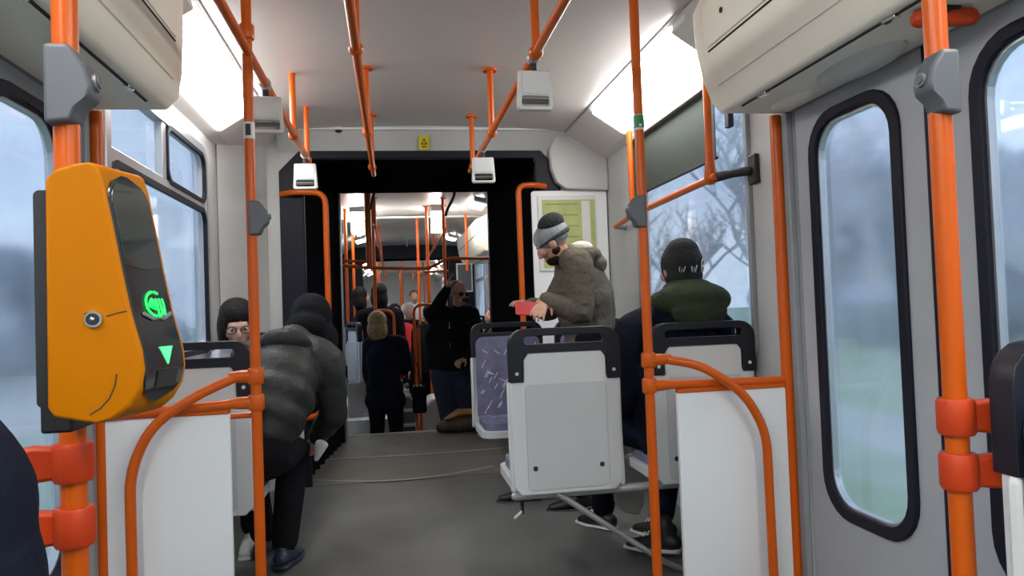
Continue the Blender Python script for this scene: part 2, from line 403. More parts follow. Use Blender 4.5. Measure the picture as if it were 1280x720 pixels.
# doors: two leaves each with a long rounded window in a black rubber frame
def door(name, x, y0, y1, z1, zb=.02, z0w=.37, z1w=1.72):
    inw = -1 if x > CX else 1
    mid = (y0+y1)/2; root = thing(name, None, None, (x, mid, zb), kind='structure')
    for a, b, s_ in ((y0+.01, mid-.035, 1), (mid+.035, y1-.01, -1)):
        ww = (a+.13, z0w, b-.12, z1w) if s_ < 0 else (a+.12, z0w, b-.13, z1w)
        lf = MB().plate(rect(a, zb, b, z1-.01), [rrect(*ww, .12)], 'X', x-inw*.005, x-inw*.045).build('leaf', 'doorpaint', root)
        MB().plate(rrect(ww[0]-.028, ww[1]-.028, ww[2]+.028, ww[3]+.028, .145), [rrect(ww[0]+.012, ww[1]+.012, ww[2]-.012, ww[3]-.012, .115)], 'X', x+inw*.008, x-inw*.03).build('window_gasket', 'rubber', lf, bevel=.006)
        MB().plate(rrect(ww[0]-.002, ww[1]-.002, ww[2]+.002, ww[3]+.002, .12), [], 'X', x-inw*.022, x-inw*.026).build('pane', 'glassdoor', lf)
        MB().plate(rrect(ww[0]+.012, ww[1]+.012, ww[2]-.012, ww[3]-.012, .115), [rrect(ww[0]+.02, ww[1]+.02, ww[2]-.02, ww[3]-.02, .11)], 'X', x-inw*.006, x-inw*.03).build('inner_rim', 'alu', lf)
    MB().box((x+inw*.004, mid-.036, zb), (x-inw*.045, mid+.036, z1-.01)).build('rubber_seal', 'rubber', root, bevel=.012)
    MB().box((x+inw*.012, y0-.01, z1-.02), (x-inw*.05, y1+.01, z1+.02)).build('top_rail', 'greyframe', root, bevel=.004)
    return root
door('door_1', XR, 1.12, 2.56, 1.82); door('door_2', XL, 1.12, 2.56, 1.82)
door('door_3', XR, 8.77, 10.08, 1.79, -.44, .1); door('door_4', XL, 8.77, 10.08, 1.79, -.44, .1)
# bright strip of door jamb by the pole
struct('trim_8', MB().box((XR-.025, 2.56, 0), (XR, 2.60, 1.8)).build('trim_8', 'greyframe', bevel=.004))
struct('trim_9', MB().box((XL, 2.56, 0), (XL+.025, 2.60, 1.8)).build('trim_9', 'greyframe', bevel=.004))

# front-car end wall around the gangway
ew = MB()
op = [(-.66, .0), (-.66, 2.03), (-.55, 2.165), (1.02, 2.165), (1.155, 2.02), (1.155, .0)]
out = [(-1.02, 0), (-.66, 0)]+op[1:-1]+[(1.155, 0), (1.56, 0), (1.56, 2.42), (-1.02, 2.42)]
ew.plate(out, [], 'Y', 5.0, 5.05)
struct('wall_front', ew.build('wall_front', 'wall'))
hd = MB().plate([(4.90, 2.31), (4.995, 2.175), (5.0, 2.175), (5.0, 2.40), (4.90, 2.40)], [], 'X', -.70, 1.21)
struct('wall_front_header', hd.build('wall_front_header', 'wall'))
struct('trim_10', MB().box((-.70, 4.885, 2.30), (1.21, 4.905, 2.315)).build('trim_10', 'shell'))
# rounded grey cover at the right corner
cv = MB(); a = .95
pts = [(1.09, 2.18), (1.10, 2.05), (1.13, 1.96), (1.20, 1.905), (1.50, 1.895), (1.50, 2.28), (1.15, 2.30)]
cv.plate(pts, [], 'Y', 4.93, 5.0)
struct('trim_11', cv.build('trim_11', 'wall', bevel=.01))
struct('trim_12', MB().plate(rrect(.96, .01, 1.49, 1.90, .02), [], 'Y', 4.965, 4.985).build('trim_12', 'panel', bevel=.003))

# bellows
def bellows(name, y0, y1, sx, x0, x1, z0, z1, n_=9):
    m = MB(); pts = []
    for k in range(n_*2+1):
        t = k/(n_*2); y = y0+(y1-y0)*t; x = x0+(x1-x0)*t+(.045*sx if k % 2 else 0); pts.append((x, y))
    xo = (max if sx > 0 else min)([p[0] for p in pts])+.06*sx
    m.plate(pts+[(xo, y1), (xo, y0)], [], 'Z', z0, z1)
    return tag(m.build(name, 'bellow'), None, None, None, 'structure')
bellows('wall_bellows_left', 5.02, 6.6, -1, -.60, -.44, -.08, 2.24)
bellows('wall_bellows_right', 5.02, 6.6, 1, 1.10, .88, -.08, 2.24)
bt = MB(); pts = []
for k in range(19):
    pts.append((5.02+1.58*k/18, 2.19-(.0 if k % 2 else .03)))
bt.plate(pts+[(6.6, 2.25), (5.02, 2.25)], [], 'X', -.66, 1.16)
struct('ceiling_bellows', bt.build('ceiling_bellows', 'bellow'))
# black liner ring at the mouth of the gangway
ln = MB().plate([(-.70, 0), (-.70, 2.05), (-.57, 2.185), (1.04, 2.185), (1.175, 2.04), (1.175, 0), (1.00, 0), (1.00, 2.12), (.99, 2.13), (-.53, 2.13), (-.545, 2.12), (-.545, 0)], [], 'Y', 4.985, 5.03)
struct('trim_13', ln.build('trim_13', 'rubber', bevel=.006))
# far portal
fp = MB().plate([(-1.05, 0), (-.43, 0), (-.43, 2.17), (-.38, 2.235), (.80, 2.235), (.875, 2.17), (.875, 0), (1.56, 0), (1.56, 2.42), (-1.05, 2.42)], [], 'Y', 6.6, 6.66)
struct('wall_portal', fp.build('wall_portal', 'rubber'))
struct('trim_14', MB().tube([(-.425, 6.59, 0), (-.425, 6.59, 2.20)], .013, n=10).build('trim_14', 'alu', smooth=True))
# second gangway portals
for i, y in enumerate((13.55, 14.2)):
    fp = MB().plate([(-1.05, 0), (-.52, 0), (-.52, 2.04), (-.46, 2.09), (.98, 2.09), (1.04, 2.04), (1.04, 0), (1.56, 0), (1.56, 2.42), (-1.05, 2.42)], [], 'Y', y, y+.06)
    struct('wall_rear_portal_%d' % (i+1), fp.build('wall_portal', 'rubber'))
struct('floor_rear_gangway', MB().box((-.6, 13.5, .0), (1.1, 14.3, .006)).build('f', 'rampfloor'))
bellows('wall_rear_bellows_left', 13.6, 14.2, -1, -.53, -.53, 0, 2.2, 4); bellows('wall_rear_bellows_right', 13.6, 14.2, 1, 1.05, 1.05, 0, 2.2, 4)

# overhead door-gear covers (cream boxes)
def overbox(label, sx, y0, y1, ztop=2.31, group=None, inset=0):
    f = (lambda x: x) if sx > 0 else mir
    i_ = inset
    prof = [(1.21, ztop), (1.137-i_, 2.17), (1.143-i_, 2.05), (1.168-i_, 1.92), (1.20-i_, 1.84), (1.235-i_, 1.80), (1.499, 1.80), (1.499, ztop)] if sx > 0 else \
           [(-.72, ztop), (-.655+i_, 2.17), (-.658+i_, 2.05), (-.664+i_, 1.92), (-.677+i_, 1.84), (-.715+i_, 1.80), (-.979, 1.80), (-.979, ztop)]
    root = thing('overhead_cover', label, 'overhead cover', (f(1.3), (y0+y1)/2, 1.8), group)
    if inset: prof = [(x, min(z, 2.27)) for x, z in prof]
    MB().plate(prof, [], 'Y', y0, y1).build('casing', 'cream', root, bevel=.012, seg=3)
    # hinged flap proud of the sloping face, with a dark gap round it
    def face(z):
        for (xa, za), (xb, zb) in zip(prof, prof[1:]):
            if zb <= z <= za: return xa+(xb-xa)*(za-z)/(za-zb)
    def strip(za, zb, ya, yb, off, nm, mt):
        zs = [za+(zb-za)*k/5 for k in range(6)]
        pr = [(face(z)-sx*off, z) for z in zs]+[(face(z)+sx*.004, z) for z in reversed(zs)]
        MB().plate(pr, [], 'Y', ya, yb).build(nm, mt, root, bevel=.002)
    strip(2.162, 2.01, y0+.05, y1-.10, .006, 'flap', 'cream')
    strip(2.002, 1.996, y0+.05, y1-.10, .003, 'shadow_gap', 'darkgap')
    strip(1.988, 1.875, y0+.05, y1-.10, .006, 'flap', 'cream')
    MB().cyl((face(2.09)-sx*.004, y1-.25, 2.09), (face(2.09)-sx*.009, y1-.25, 2.09), .010).build('lock', 'blackmat', root)
    sx_ = 1.262 if sx > 0 else -.745
    MB().box((sx_-.004, y0+.02, 1.796), (sx_+.004, y1-.12, 1.80)).build('shadow_gap', 'darkgap', root)
    for yy in (y1-.30, y1-.95):
        MB().box((sx_-.009, yy, 1.79), (sx_+.009, yy+.05, 1.80)).build('catch', 'chrome', root, bevel=.002)
    return root
overbox('long cream cover above the right-hand doors', 1, 1.35, 2.6)
overbox('long cream cover above the left-hand doors', -1, 1.35, 2.6)
overbox('cream cover above the far right doors beyond the gangway', 1, 8.7, 11.2, inset=.14)
overbox('cream cover above the far left doors beyond the gangway', -1, 8.7, 10.2)

# lamps: luminous diffusers set in the coves
def lamp(label, sx, y0, y1, group='luminous ceiling lamps', shape=((1.225, 2.283), (1.435, 2.146)), drop=.035):
    f = (lambda x: x) if sx > 0 else mir
    (xa, za), (xb, zb) = shape
    root = thing('ceiling_lamp', label, 'lamp', (f((xa+xb)/2), (y0+y1)/2, (za+zb)/2), group)
    nrm = Vector((-(za-zb), 0, -(xb-xa))).normalized()*drop
    def ring(y, k): # k = how far the diffuser bulges
        return [(xa, y, za), (xa+nrm.x*k+(xb-xa)*.08, y, za+nrm.z*k-(za-zb)*.08), (xb+nrm.x*k-(xb-xa)*.08, y, zb+nrm.z*k+(za-zb)*.08), (xb, y, zb)]
    rows = [ring(y0, .1), ring(y0+.03, 1), ring(y1-.10, 1), ring(y1, .1)]
    m = MB(); vs = [(f(x), y, z) for r in rows for x, y, z in r]; fs = []
    for i in range(3):
        for j in range(3): fs.append((i*4+j, i*4+j+1, i*4+5+j, i*4+4+j))
    fs += [(0, 1, 2, 3), (12, 13, 14, 15)]+[(i*4, i*4+3, i*4+7, i*4+4) for i in range(3)]
    m.add(vs, fs); m.build('diffuser', 'lamp', root)
    e = MB()
    e.plate([(f(xa-.01), za+.0), (f(xa+nrm.x), za+nrm.z-.008), (f(xb+nrm.x), zb+nrm.z-.008), (f(xb+.01), zb)], [], 'Y', y0-.14, y0-.004)
    e.build('end_cap', 'whiteplastic', root, bevel=.004)
    MB().box((f(xb-.05), y0-.02, zb+nrm.z+.01), (f(xb-.01), y0+.05, zb+nrm.z+.075)).build('clip', 'metalgrey', root)
    return root
lamp('bright fluorescent lamp in the right ceiling corner of the near car', 1, 2.98, 4.35)
lamp('bright fluorescent lamp in the left ceiling corner of the near car', -1, 2.86, 4.30)
lamp('unseen lamp added overhead behind the viewer on the right', 1, -2.6, 1.2); lamp('unseen lamp added overhead behind the viewer on the left', -1, -2.6, 1.2)  # out of view; pair added to brighten the near end of the car
sh = ((.90, 2.31), (1.06, 2.27))
for (sx, y0, y1, lb) in ((1, 7.9, 8.5, 'first lamp on the right beyond the gangway, half hidden by its black edge'), (1, 11.6, 12.2, 'lamp on the right beyond the gangway, after the cream cover'),
                         (-1, 8.9, 9.4, 'first lamp on the left beyond the gangway'), (-1, 11.6, 12.3, 'second lamp on the left beyond the gangway')):
    lamp(lb, sx, y0, y1, shape=sh)
sh = ((1.05, 2.30), (1.20, 2.24))
for sx, nm in ((1, 'right'), (-1, 'left')):
    for k in range(4): lamp('%s lamp of the farthest car, number %s from the near end' % (nm, ('one', 'two', 'three', 'four')[k]), sx, 14.8+2.2*k, 15.5+2.2*k, shape=sh)
# square lamp box hanging in mid car, right of the pole
lb = thing('ceiling_light_box', 'bright square light box hanging under the far ceiling right of the pole', 'lamp', (.56, 8.6, 2.2))
MB().box((.49, 8.55, 2.04), (.63, 8.9, 2.28)).build('housing', 'lamp', lb, bevel=.01); MB().box((.48, 8.53, 2.26), (.64, 8.92, 2.33)).build('bracket', 'metalgrey', lb)
lb = thing('ceiling_light_box', 'bright square light box hanging under the far ceiling at the left edge', 'lamp', (-.36, 8.6, 2.2))
MB().box((-.43, 8.55, 2.04), (-.29, 8.9, 2.26)).build('housing', 'lamp', lb, bevel=.01); MB().box((-.44, 8.53, 2.26), (-.28, 8.92, 2.33)).build('bracket', 'metalgrey', lb)

# ------------------------------------------------------------------ poles and rails
R_ = .0175
def sleeve(parent, p, r=.026, h=.05, name='collar', mat='orange', ax=(0, 0, 1)):
    p = Vector(p); a = Vector(ax)*h/2
    m = MB().tube([p-a, p-a*.8, p+a*.8, p+a], [r*.9, r, r, r*.9], n=16, dome=False)
    return m.build(name, mat, parent, smooth=True)
def pole(label, x, y, z0, z1, group='vertical orange poles', r=R_, collars=(), flange=False):
    root = thing('handrail_pole', label, 'pole', (x, y, z0), group)
    MB().tube([(x, y, z0), (x, y, z1)], r, n=18, dome=False).build('tube', 'orange', root, smooth=True)
    for z in collars: sleeve(root, (x, y, z), r+.008)
    if flange: MB().cyl((x, y, z1-.008), (x, y, z1), r+.022).build('flange', 'orange', root, smooth=True)
    return root
def rail(label, pts, r=.016, group='orange handrails', bend=.08, cat='handrail', collars=(), name='handrail', mat='orange'):
    pts = [Vector(p) for p in pts]
    root = thing(name, label, cat, pts[0], group)
    MB().tube(arc_path(pts, bend) if len(pts) > 2 else pts, r, n=14, dome=False).build('tube', mat, root, smooth=True)
    for c, ax in collars: sleeve(root, c, r+.009, .06, ax=ax)
    return root
LP, RP, VP_, DP = (-.457, 2.6), (.914, 2.6), (-.497, 1.26), (.927, 1.12)
lp = pole('orange pole standing at the left grey partition', *LP, 0, 2.33, collars=(2.07,), flange=True)
rp = pole('orange pole standing at the right grey partition', *RP, 0, 2.33, flange=True)
vp = pole('thick orange pole carrying the yellow ticket validator', *VP_, 0, 2.33, r=.0190)
dp = pole('thick orange pole in front of the right-hand doors', *DP, 0, 2.33, r=.0185)
pole('orange wall pole between the right doors and the partition', 1.465, 2.62, 0, 1.80, r=.022)
pole('orange wall pole seen just right of the validator pole', -.945, 2.62, 0, 1.80, r=.022)
# curved knee rails and horizontal bars of both partitions
def clamp(parent, c, d, L=.085, h=.052):
    c = Vector(c); d = Vector(d)
    sleeve(parent, c, .0265, h, 'clamp_collar')
    MB().tube([c+d*.015, c+d*L*.6, c+d*L], [(.022, .022), (.021, .021), (.0165, .0165)], n=14, dome=False).build('clamp_neck', 'orange', parent, smooth=True)
def pt(px, py, Y): return tuple(at(px, py, Y=Y))
zc1 = at(316, 470, Y=2.6).z; zc2 = at(318, 503, Y=2.6).z
clamp(lp, (LP[0], LP[1], zc1), (-1, 0, 0)); clamp(lp, (LP[0], LP[1], zc2), (-1, 0, 0))
rail('curved orange knee rail in front of the left grey partition', [(LP[0]-.06, 2.6, zc1), pt(250, 492, 2.56), pt(190, 530, 2.54), pt(162, 590, 2.54), (at(163, 590, Y=2.54).x, 2.54, .0)], .0165, bend=.09)
rail('straight orange bar along the top of the left partition', [(LP[0]-.05, 2.6, zc2), (-.93, 2.6, zc2-.02)], .0165)
zd1 = at(810, 450, Y=2.6).z; zd2 = at(812, 482, Y=2.6).z
clamp(rp, (RP[0], RP[1], zd1), (1, 0, 0)); clamp(rp, (RP[0], RP[1], zd2), (1, 0, 0))
rail('curved orange knee rail in front of the right grey partition', [(RP[0]+.06, 2.6, zd1), pt(875, 456, 2.57), pt(930, 490, 2.54), pt(958, 540, 2.54), (at(960, 560, Y=2.54).x, 2.54, .0)], .0165, bend=.11)
rail('straight orange bar along the top of the right partition', [(RP[0]+.05, 2.6, zd2), (1.45, 2.62, zd2-.01)], .0165)
def partition(label, x0, x1, z1):
    root = thing('partition', label, 'partition', ((x0+x1)/2, 2.61, .03))
    MB().plate(rrect(x0, .03, x1, z1, .012), [], 'Y', 2.604, 2.622).build('panel', 'panel', root, bevel=.003)
    MB().box((x0, 2.598, z1-.004), (x1, 2.628, z1+.012)).build('edge_strip', 'orange', root, bevel=.003)
partition('grey-white partition panel at the left, under the orange bar', -.93, -.545, zc2-.03)
partition('grey-white partition panel at the right, under the orange bar', 1.02, 1.445, zd2-.03)
rail('horizontal orange bar just above the left partition, behind the knee rail', [(-.93, 2.63, zc2-.045), (LP[0], 2.63, zc2-.045)], .010)

# ceiling rails with their drop hangers
def hanger(parent, x, y, zr, zt):
    MB().tube([(x, y, zr), (x, y, zt)], .0155, n=12, dome=False).build('hanger', 'orange', parent, smooth=True)
    MB().cyl((x, y, zt-.012), (x, y, zt), .036).build('flange', 'orange', parent, smooth=True)
    MB().ell((x, y, zr), (.026, .03, .026)).build('joint', 'orange', parent, smooth=True)
ra = rail('ceiling handrail above the left seats', [(-.455, 1.5, 2.0), (-.452, 4.45, 2.0)], group=None)
rb = rail('ceiling handrail running left of the aisle', [(-.095, 1.2, 2.0), (-.09, 4.85, 2.0)], group=None)
rc = rail('ceiling handrail running right of the aisle', [(.53, 1.2, 2.0), (.525, 4.75, 2.0)], group=None)
for r0_, x, ys in ((ra, -.454, (3.78, 4.38)), (rb, -.093, (2.54, 3.72, 4.6)), (rc, .528, (2.54, 3.72, 4.62))):
    for y in ys: hanger(r0_, x, y, 2.0, 2.325)
# rail along the right window with black wall bracket
wr = rail('orange handrail crossing the right window below the blind', [(1.42, 4.55, 1.60), (1.40, 4.2, 1.62), (1.37, 2.95, 1.63)], .0165, group=None)
e = at(935, 211, Y=2.93)
MB().tube([(1.38, 2.97, 1.63), (1.42, 2.90, 1.632), (1.47, 2.86, 1.635)], [.022, .018, .02], n=12).build('bracket', 'blackmat', wr, smooth=True)
MB().box((1.478, 2.82, 1.58), (1.5, 2.88, 1.70)).build('bracket', 'blackmat', wr, bevel=.004)
MB().tube([(1.42, 4.52, 1.60), (1.495, 4.60, 1.60)], .02, n=10).build('bracket', 'metalgrey', wr, smooth=True)
MB().tube([(1.375, 3.02, 1.63), (1.375, 3.02, 1.70), (1.375, 3.02, 1.83), (1.375, 3.02, 2.18)], [.028, .021, .0165, .0165], n=12).build('hanger', 'orange', wr, smooth=True)
MB().tube([(1.40, 4.15, 1.62), (1.40, 4.15, 2.11)], .0165, n=12).build('hanger', 'orange', wr, smooth=True)
sk = MB().box((1.47, 3.02, 1.86), (1.495, 3.06, 1.98)); tag(sk.build('window_catch', 'blackmat', bevel=.003), 'small black catch on the right window beside the orange hanger', 'catch')
# angled grab rails on the gangway mouth
rail('orange grab rail framing the right side of the gangway mouth', [(1.06, 4.955, 1.93), (.98, 4.92, 1.935), (.865, 4.92, 1.93), (.865, 4.92, .55), (.94, 4.96, .42), (.97, 4.962, .42)], .019, bend=.08, group=None)
rail('orange grab rail framing the left side of the gangway mouth', [(-.69, 4.99, 1.90), (-.60, 4.93, 1.905), (-.405, 4.93, 1.90), (-.405, 4.93, .55), (-.50, 4.95, .45), (-.69, 4.985, .45)], .019, bend=.08, group=None)
# white lip beside the pole
# near clamps holding the seat screens
def bigclamp(label, c, d, g_):
    root = thing('pole_clamp', label, 'clamp', c, g_); c = Vector(c); d = Vector(d)
    sleeve(root, c, .030, .060, 'collar', 'redorange')
    w_ = Vector((0, 0, 1)); pr = []
    prof = [(0, .024), (.04, .029), (.075, .024), (.10, .010), (.10, -.010), (.075, -.024), (.04, -.027), (0, -.024)]
    up = []
    m = MB(); s_ = Vector((-d.y, d.x, 0))*.014
    vs = [c+d*(.012+a)+w_*b-s_ for a, b in prof]+[c+d*(.012+a)+w_*b+s_ for a, b in prof]; n_ = len(prof)
    m.add(vs, [tuple(range(n_)), tuple(range(2*n_-1, n_-1, -1))]+[(i, (i+1) % n_, n_+(i+1) % n_, n_+i) for i in range(n_)])
    m.build('jaw', 'redorange', root, bevel=.006)
    q = c+d*.062; MB().cyl(q-s_*1.15, q+s_*1.15, .007).build('bolt', 'chrome', root)
    return root
for zz, lb in ((at(90, 577, Y=1.26).z, 'upper'), (at(95, 657, Y=1.26).z, 'lower')):
    bigclamp('%s red-orange clamp on the validator pole' % lb, (VP_[0], VP_[1], zz), (-.98, -.17, 0), 'pole clamps')
for zz, lb in ((at(1200, 520, Y=1.12).z, 'upper'), (at(1202, 588, Y=1.12).z, 'lower')):
    bigclamp('%s red-orange clamp on the pole by the right doors' % lb, (DP[0], DP[1], zz), (.93, -.36, 0), 'pole clamps')

# ------------------------------------------------------------------ grey stop-request boxes on the poles
def buttonbox(label, x, y, z, s_, k=1.0, group='grey stop-button boxes on the poles'):
    """s_ = +1 faces right, -1 faces left"""
    root = thing('stop_button_box', label, 'button box', (x, y, z), group)
    pr = [(-.022, .072), (.020, .072), (.048, .034), (.058, .0), (.054, -.022), (.034, -.040), (.022, -.070), (-.022, -.074)]
    MB().plate([(x+s_*a*k, z+b*k) for a, b in pr], [], 'Y', y-.030*k, y+.030*k).build('housing', 'greyplastic', root, bevel=.006, seg=3)
    a = Vector((x+s_*.054*k, y, z+.006*k)); d = Vector((s_, -.0, .12)).normalized()
    MB().cyl(a-d*.004, a+d*.008*k, .016*k).build('button_rim', 'greybtn', root, smooth=True)
    MB().cyl(a, a+d*.011*k, .011*k).build('button', 'greyplastic', root, smooth=True)
    return root
buttonbox('grey stop-button box above the yellow validator', VP_[0]+.0, VP_[1]-.012, at(98, 109, Y=1.25).z, 1, .85)
buttonbox('grey stop-button box high on the pole by the right doors', DP[0], DP[1]-.012, at(1160, 107, Y=1.12).z, -1, .74)
buttonbox('grey stop-button box on the left partition pole', LP[0]+.012, LP[1]-.005, at(322, 273, Y=2.6).z, 1, .80)
buttonbox('grey stop-button box on the right partition pole', RP[0]-.012, RP[1]-.005, at(795, 265, Y=2.6).z, -1, .80)
# small stickers on two poles
st = thing('pole_sticker', 'small green pictogram sticker on the right partition pole', 'sticker', (RP[0], 2.58, 1.84))
zz = at(797, 152, Y=2.58).z
MB().cyl((RP[0], 2.6, zz-.028), (RP[0], 2.6, zz+.028), R_+.0012).build('backing', 'whiteplastic', st, smooth=True)
MB().cyl((RP[0], 2.6, zz-.020), (RP[0], 2.6, zz+.026), R_+.0018).build('print', 'stickgreen', st, smooth=True)
MB().ell((RP[0], 2.6-R_-.001, zz-.012), (.006, .002, .006)).build('print', 'whiteplastic', st)
st = thing('pole_sticker', 'small white and black pictogram sticker on the left partition pole', 'sticker', (LP[0], 2.58, 1.84))
zz = at(314, 162, Y=2.58).z
MB().cyl((LP[0], 2.6, zz-.028), (LP[0], 2.6, zz+.028), R_+.0012).build('backing', 'whiteplastic', st, smooth=True)
MB().box((LP[0]-.008, 2.6-R_-.003, zz-.018), (LP[0]+.008, 2.6-R_, zz+.02)).build('print', 'blackmat', st)

# ------------------------------------------------------------------ ticket validator
def validator():
    y0, y1 = 1.045, 1.142
    root = thing('ticket_validator', 'yellow ticket validator with black front and green symbols on its pole', 'ticket validator', (VP_[0], 1.15, .9))
    def q(px, py): v = at(px, py, Y=y0); return (v.x, v.z)
    prof = [q(55, 224), q(68, 211), q(92, 204), q(112, 202), q(121, 207), q(128, 228), q(139, 280), q(151, 340), q(162, 390), q(176, 438), q(179, 462), q(175, 486), q(162, 508), q(145, 522), q(118, 530), q(66, 522), q(58, 510)]
    MB().plate(prof, [], 'Y', y0, y1).build('body', 'yellow', root, bevel=.022, seg=5)
    # black back plate
    bx0 = q(33, 240)[0]; bx1 = q(60, 240)[0]
    MB().plate(rrect(bx0, q(40, 512)[1], bx1, q(40, 236)[1], .008), [], 'Y', y0+.01, y1+.01).build('back_plate', 'blackmat', root, bevel=.006, seg=3)
    # front surface curve: x as a function of z
    fr = [prof[i] for i in range(4, 15)]
    def fx(z):
        for (xa, za), (xb, zb) in zip(fr, fr[1:]):
            if zb <= z <= za: return xa+(xb-xa)*(za-z)/(za-zb)
        return fr[0][0] if z > fr[0][1] else fr[-1][0]
    def nrm(z):
        d = Vector((fx(z-.006)-fx(z+.006), -.012)); return Vector((-d.y, d.x)).normalized()
    def front_patch(za, zb, half, off, name, mat, top_round=.03, bot_round=.02, yc=None, n_=28, t=.003):
        yc = (y0+y1)/2-.004 if yc is None else yc
        m = MB(); rows = []
        for k in range(n_+1):
            z = za+(zb-za)*k/n_; h = half
            d1 = abs(z-za); d2 = abs(z-zb)
            if d1 < top_round: h = half*math.sqrt(max(.02, 1-(1-d1/top_round)**2))
            if d2 < bot_round: h = half*math.sqrt(max(.02, 1-(1-d2/bot_round)**2))
            nn = nrm(z); x = fx(z)
            rows.append([(x+nn.x*o_, yc+y_*h, z+nn.y*o_) for o_, y_ in ((off, -1), (off, -.33), (off, .33), (off, 1), (off-t, 1), (off-t, -1))])
        vs = [v for r in rows for v in r]; fs = []
        for i in range(n_):
            for j in range(6): fs.append((i*6+j, i*6+(j+1) % 6, (i+1)*6+(j+1) % 6, (i+1)*6+j))
        fs += [tuple(range(6)), tuple(n_*6+j for j in range(6))]
        m.add(vs, fs); return m.build(name, mat, root, smooth=True)
    zt = q(125, 214)[1]; zb = q(165, 505)[1]
    front_patch(zt, zb, .0405, .003, 'front_panel', 'blackgloss', .035, .03)
    front_patch(zt-.006, q(155, 335)[1], .037, .0042, 'display', 'screen', .03, .004)
    # green contactless symbol: ring, hand blob and waves
    zc = q(168, 381)[1]; yc = (y0+y1)/2-.001
    def fpt(y, z, o_): nn = nrm(z); return Vector((fx(z)+nn.x*o_, y, z+nn.y*o_))
    def stroke(pts, r, name='symbol', mat='green'):
        MB().tube([fpt(y, z, .0052) for y, z in pts], [(r, r*.5)]*len(pts), side=(0, 1, 0), n=6).build(name, mat, root)
    stroke([(yc+.019*math.cos(a_), zc+.017*math.sin(a_)) for a_ in [math.radians(60+d) for d in range(0, 281, 20)]], .0022)
    for k_ in range(3):
        stroke([(yc+.002+.007*k_+.003*math.cos(a_), zc-.004+.012*math.sin(a_)) for a_ in [math.radians(d) for d in range(-70, 71, 20)]], .002)
    m = MB(); m.tube([fpt(yc-.010, zc+.003, .005), fpt(yc+.004, zc-.004, .005)], [(.007, .0015), (.005, .0015)], side=(0, 0, 1), n=8); m.build('symbol', 'green', root)
    # triangle arrow
    za = q(190, 446)[1]; tri = [(yc-.014, za+.011), (yc+.014, za+.011), (yc, za-.013)]
    m = MB(); m.add([fpt(y, z, .0048) for y, z in tri]+[fpt(y, z, .002) for y, z in tri], [(0, 1, 2), (5, 4, 3), (0, 1, 4, 3), (1, 2, 5, 4), (2, 0, 3, 5)]); m.build('arrow', 'green2', root)
    # grey lip under symbol, card slot
    zl = q(170, 398)[1]; stroke([(yc-.028, zl+.005), (yc-.012, zl-.002), (yc+.012, zl-.002), (yc+.03, zl+.005)], .003, 'lip', 'greybtn')
    zs_ = q(186, 486)[1]; m = MB(); m.add([fpt(y, z, .0046) for y, z in ((yc-.022, zs_+.022), (yc+.022, zs_+.022), (yc+.022, zs_), (yc-.022, zs_))], [(0, 1, 2, 3)]); m.build('slot', 'darkgap', root)
    stroke([(yc-.028, zs_-.003), (yc+.024, zs_-.003)], .0015, 'slot_edge', 'greybtn')
    # lock and seams on the side
    lx, lz = q(119, 399)
    ring = MB(); ring.cyl((lx, y0-.004, lz), (lx, y0+.004, lz), .0108); ring.build('lock', 'chrome', root, smooth=True)
    MB().cyl((lx, y0-.006, lz), (lx, y0+.002, lz), .0078).build('lock', 'blackmat', root, smooth=True)
    MB().ell((lx, y0-.006, lz), (.003, .0015, .003)).build('lock', 'chrome', root, smooth=True)
    def seam(pts, r=.0009):
        pp = [(q(a_, b_)[0], y0-.0002, q(a_, b_)[1]) for a_, b_ in pts]; MB().tube(pp, r, n=5).build('seam', 'brown', root)
    seam([(106, 392), (112, 391)]); seam([(134, 395), (147, 391), (158, 389)]); seam([(146, 468), (144, 482), (137, 498), (126, 510), (113, 518)])
    # the unit is turned a little towards the rear of the tram
    for ch in root.children:
        for v_ in ch.data.vertices: v_.co.x += .30*(v_.co.y-y0)
    for zz in (.98, 1.18): MB().box((VP_[0]+.008, y1-.01, zz-.03), (VP_[0]+.05, VP_[1]-.004, zz+.03)).build('pole_bracket', 'blackmat', root, bevel=.004)
    return root
validator()

# ------------------------------------------------------------------ hanging strap handles
def make_handle():
    root = thing('strap_handle', None, 'strap handle', (0, 0, 0), 'white strap handles on the ceiling rails')
    MB().tube([(0, 0, .02), (0, 0, -.055)], [(.012, .006)]*2, side=(1, 0, 0), n=8).build('strap', 'blackmat', root)
    sleeve(root, (0, 0, 0), .023, .035, 'loop', 'metalgrey', (0, 1, 0))
    out_ = [(-.058, -.05), (.058, -.05), (.066, -.182), (.058, -.192), (-.058, -.192), (-.066, -.182)]
    MB().plate(out_, [rrect(-.050, -.178, .050, -.142, .006, 3)], 'Y', -.014, .014).build('grip', 'whiteplastic', root, bevel=.004)
    MB().plate(rect(-.048, -.134, .048, -.060), [], 'Y', -.0165, .0165).build('label_plate', 'shell', root, bevel=.001)
    MB().tube([(-.052, 0, -.158), (.052, 0, -.158)], .010, n=8).build('inner_bar', 'handledark', root)
    return root
h0 = make_handle()
for i, (x, y, lb) in enumerate(((-.455, 2.95, 'white strap handle hanging beside the left partition pole'), (-.453, 4.25, 'white strap handle hanging at the left edge of the gangway mouth'),
                            (.529, 2.60, 'nearest white strap handle on the right ceiling rail'), (.526, 4.1, 'white strap handle near the upper right corner of the gangway mouth'))):
    o = h0 if i == 0 else copy_tree(h0); o.location = (x, y, 2.0-.0); o['label'] = lb; o.rotation_euler = (0, 0, (.1, -.05, .06, .0)[i])
# swap slots: first handle belongs at its own place

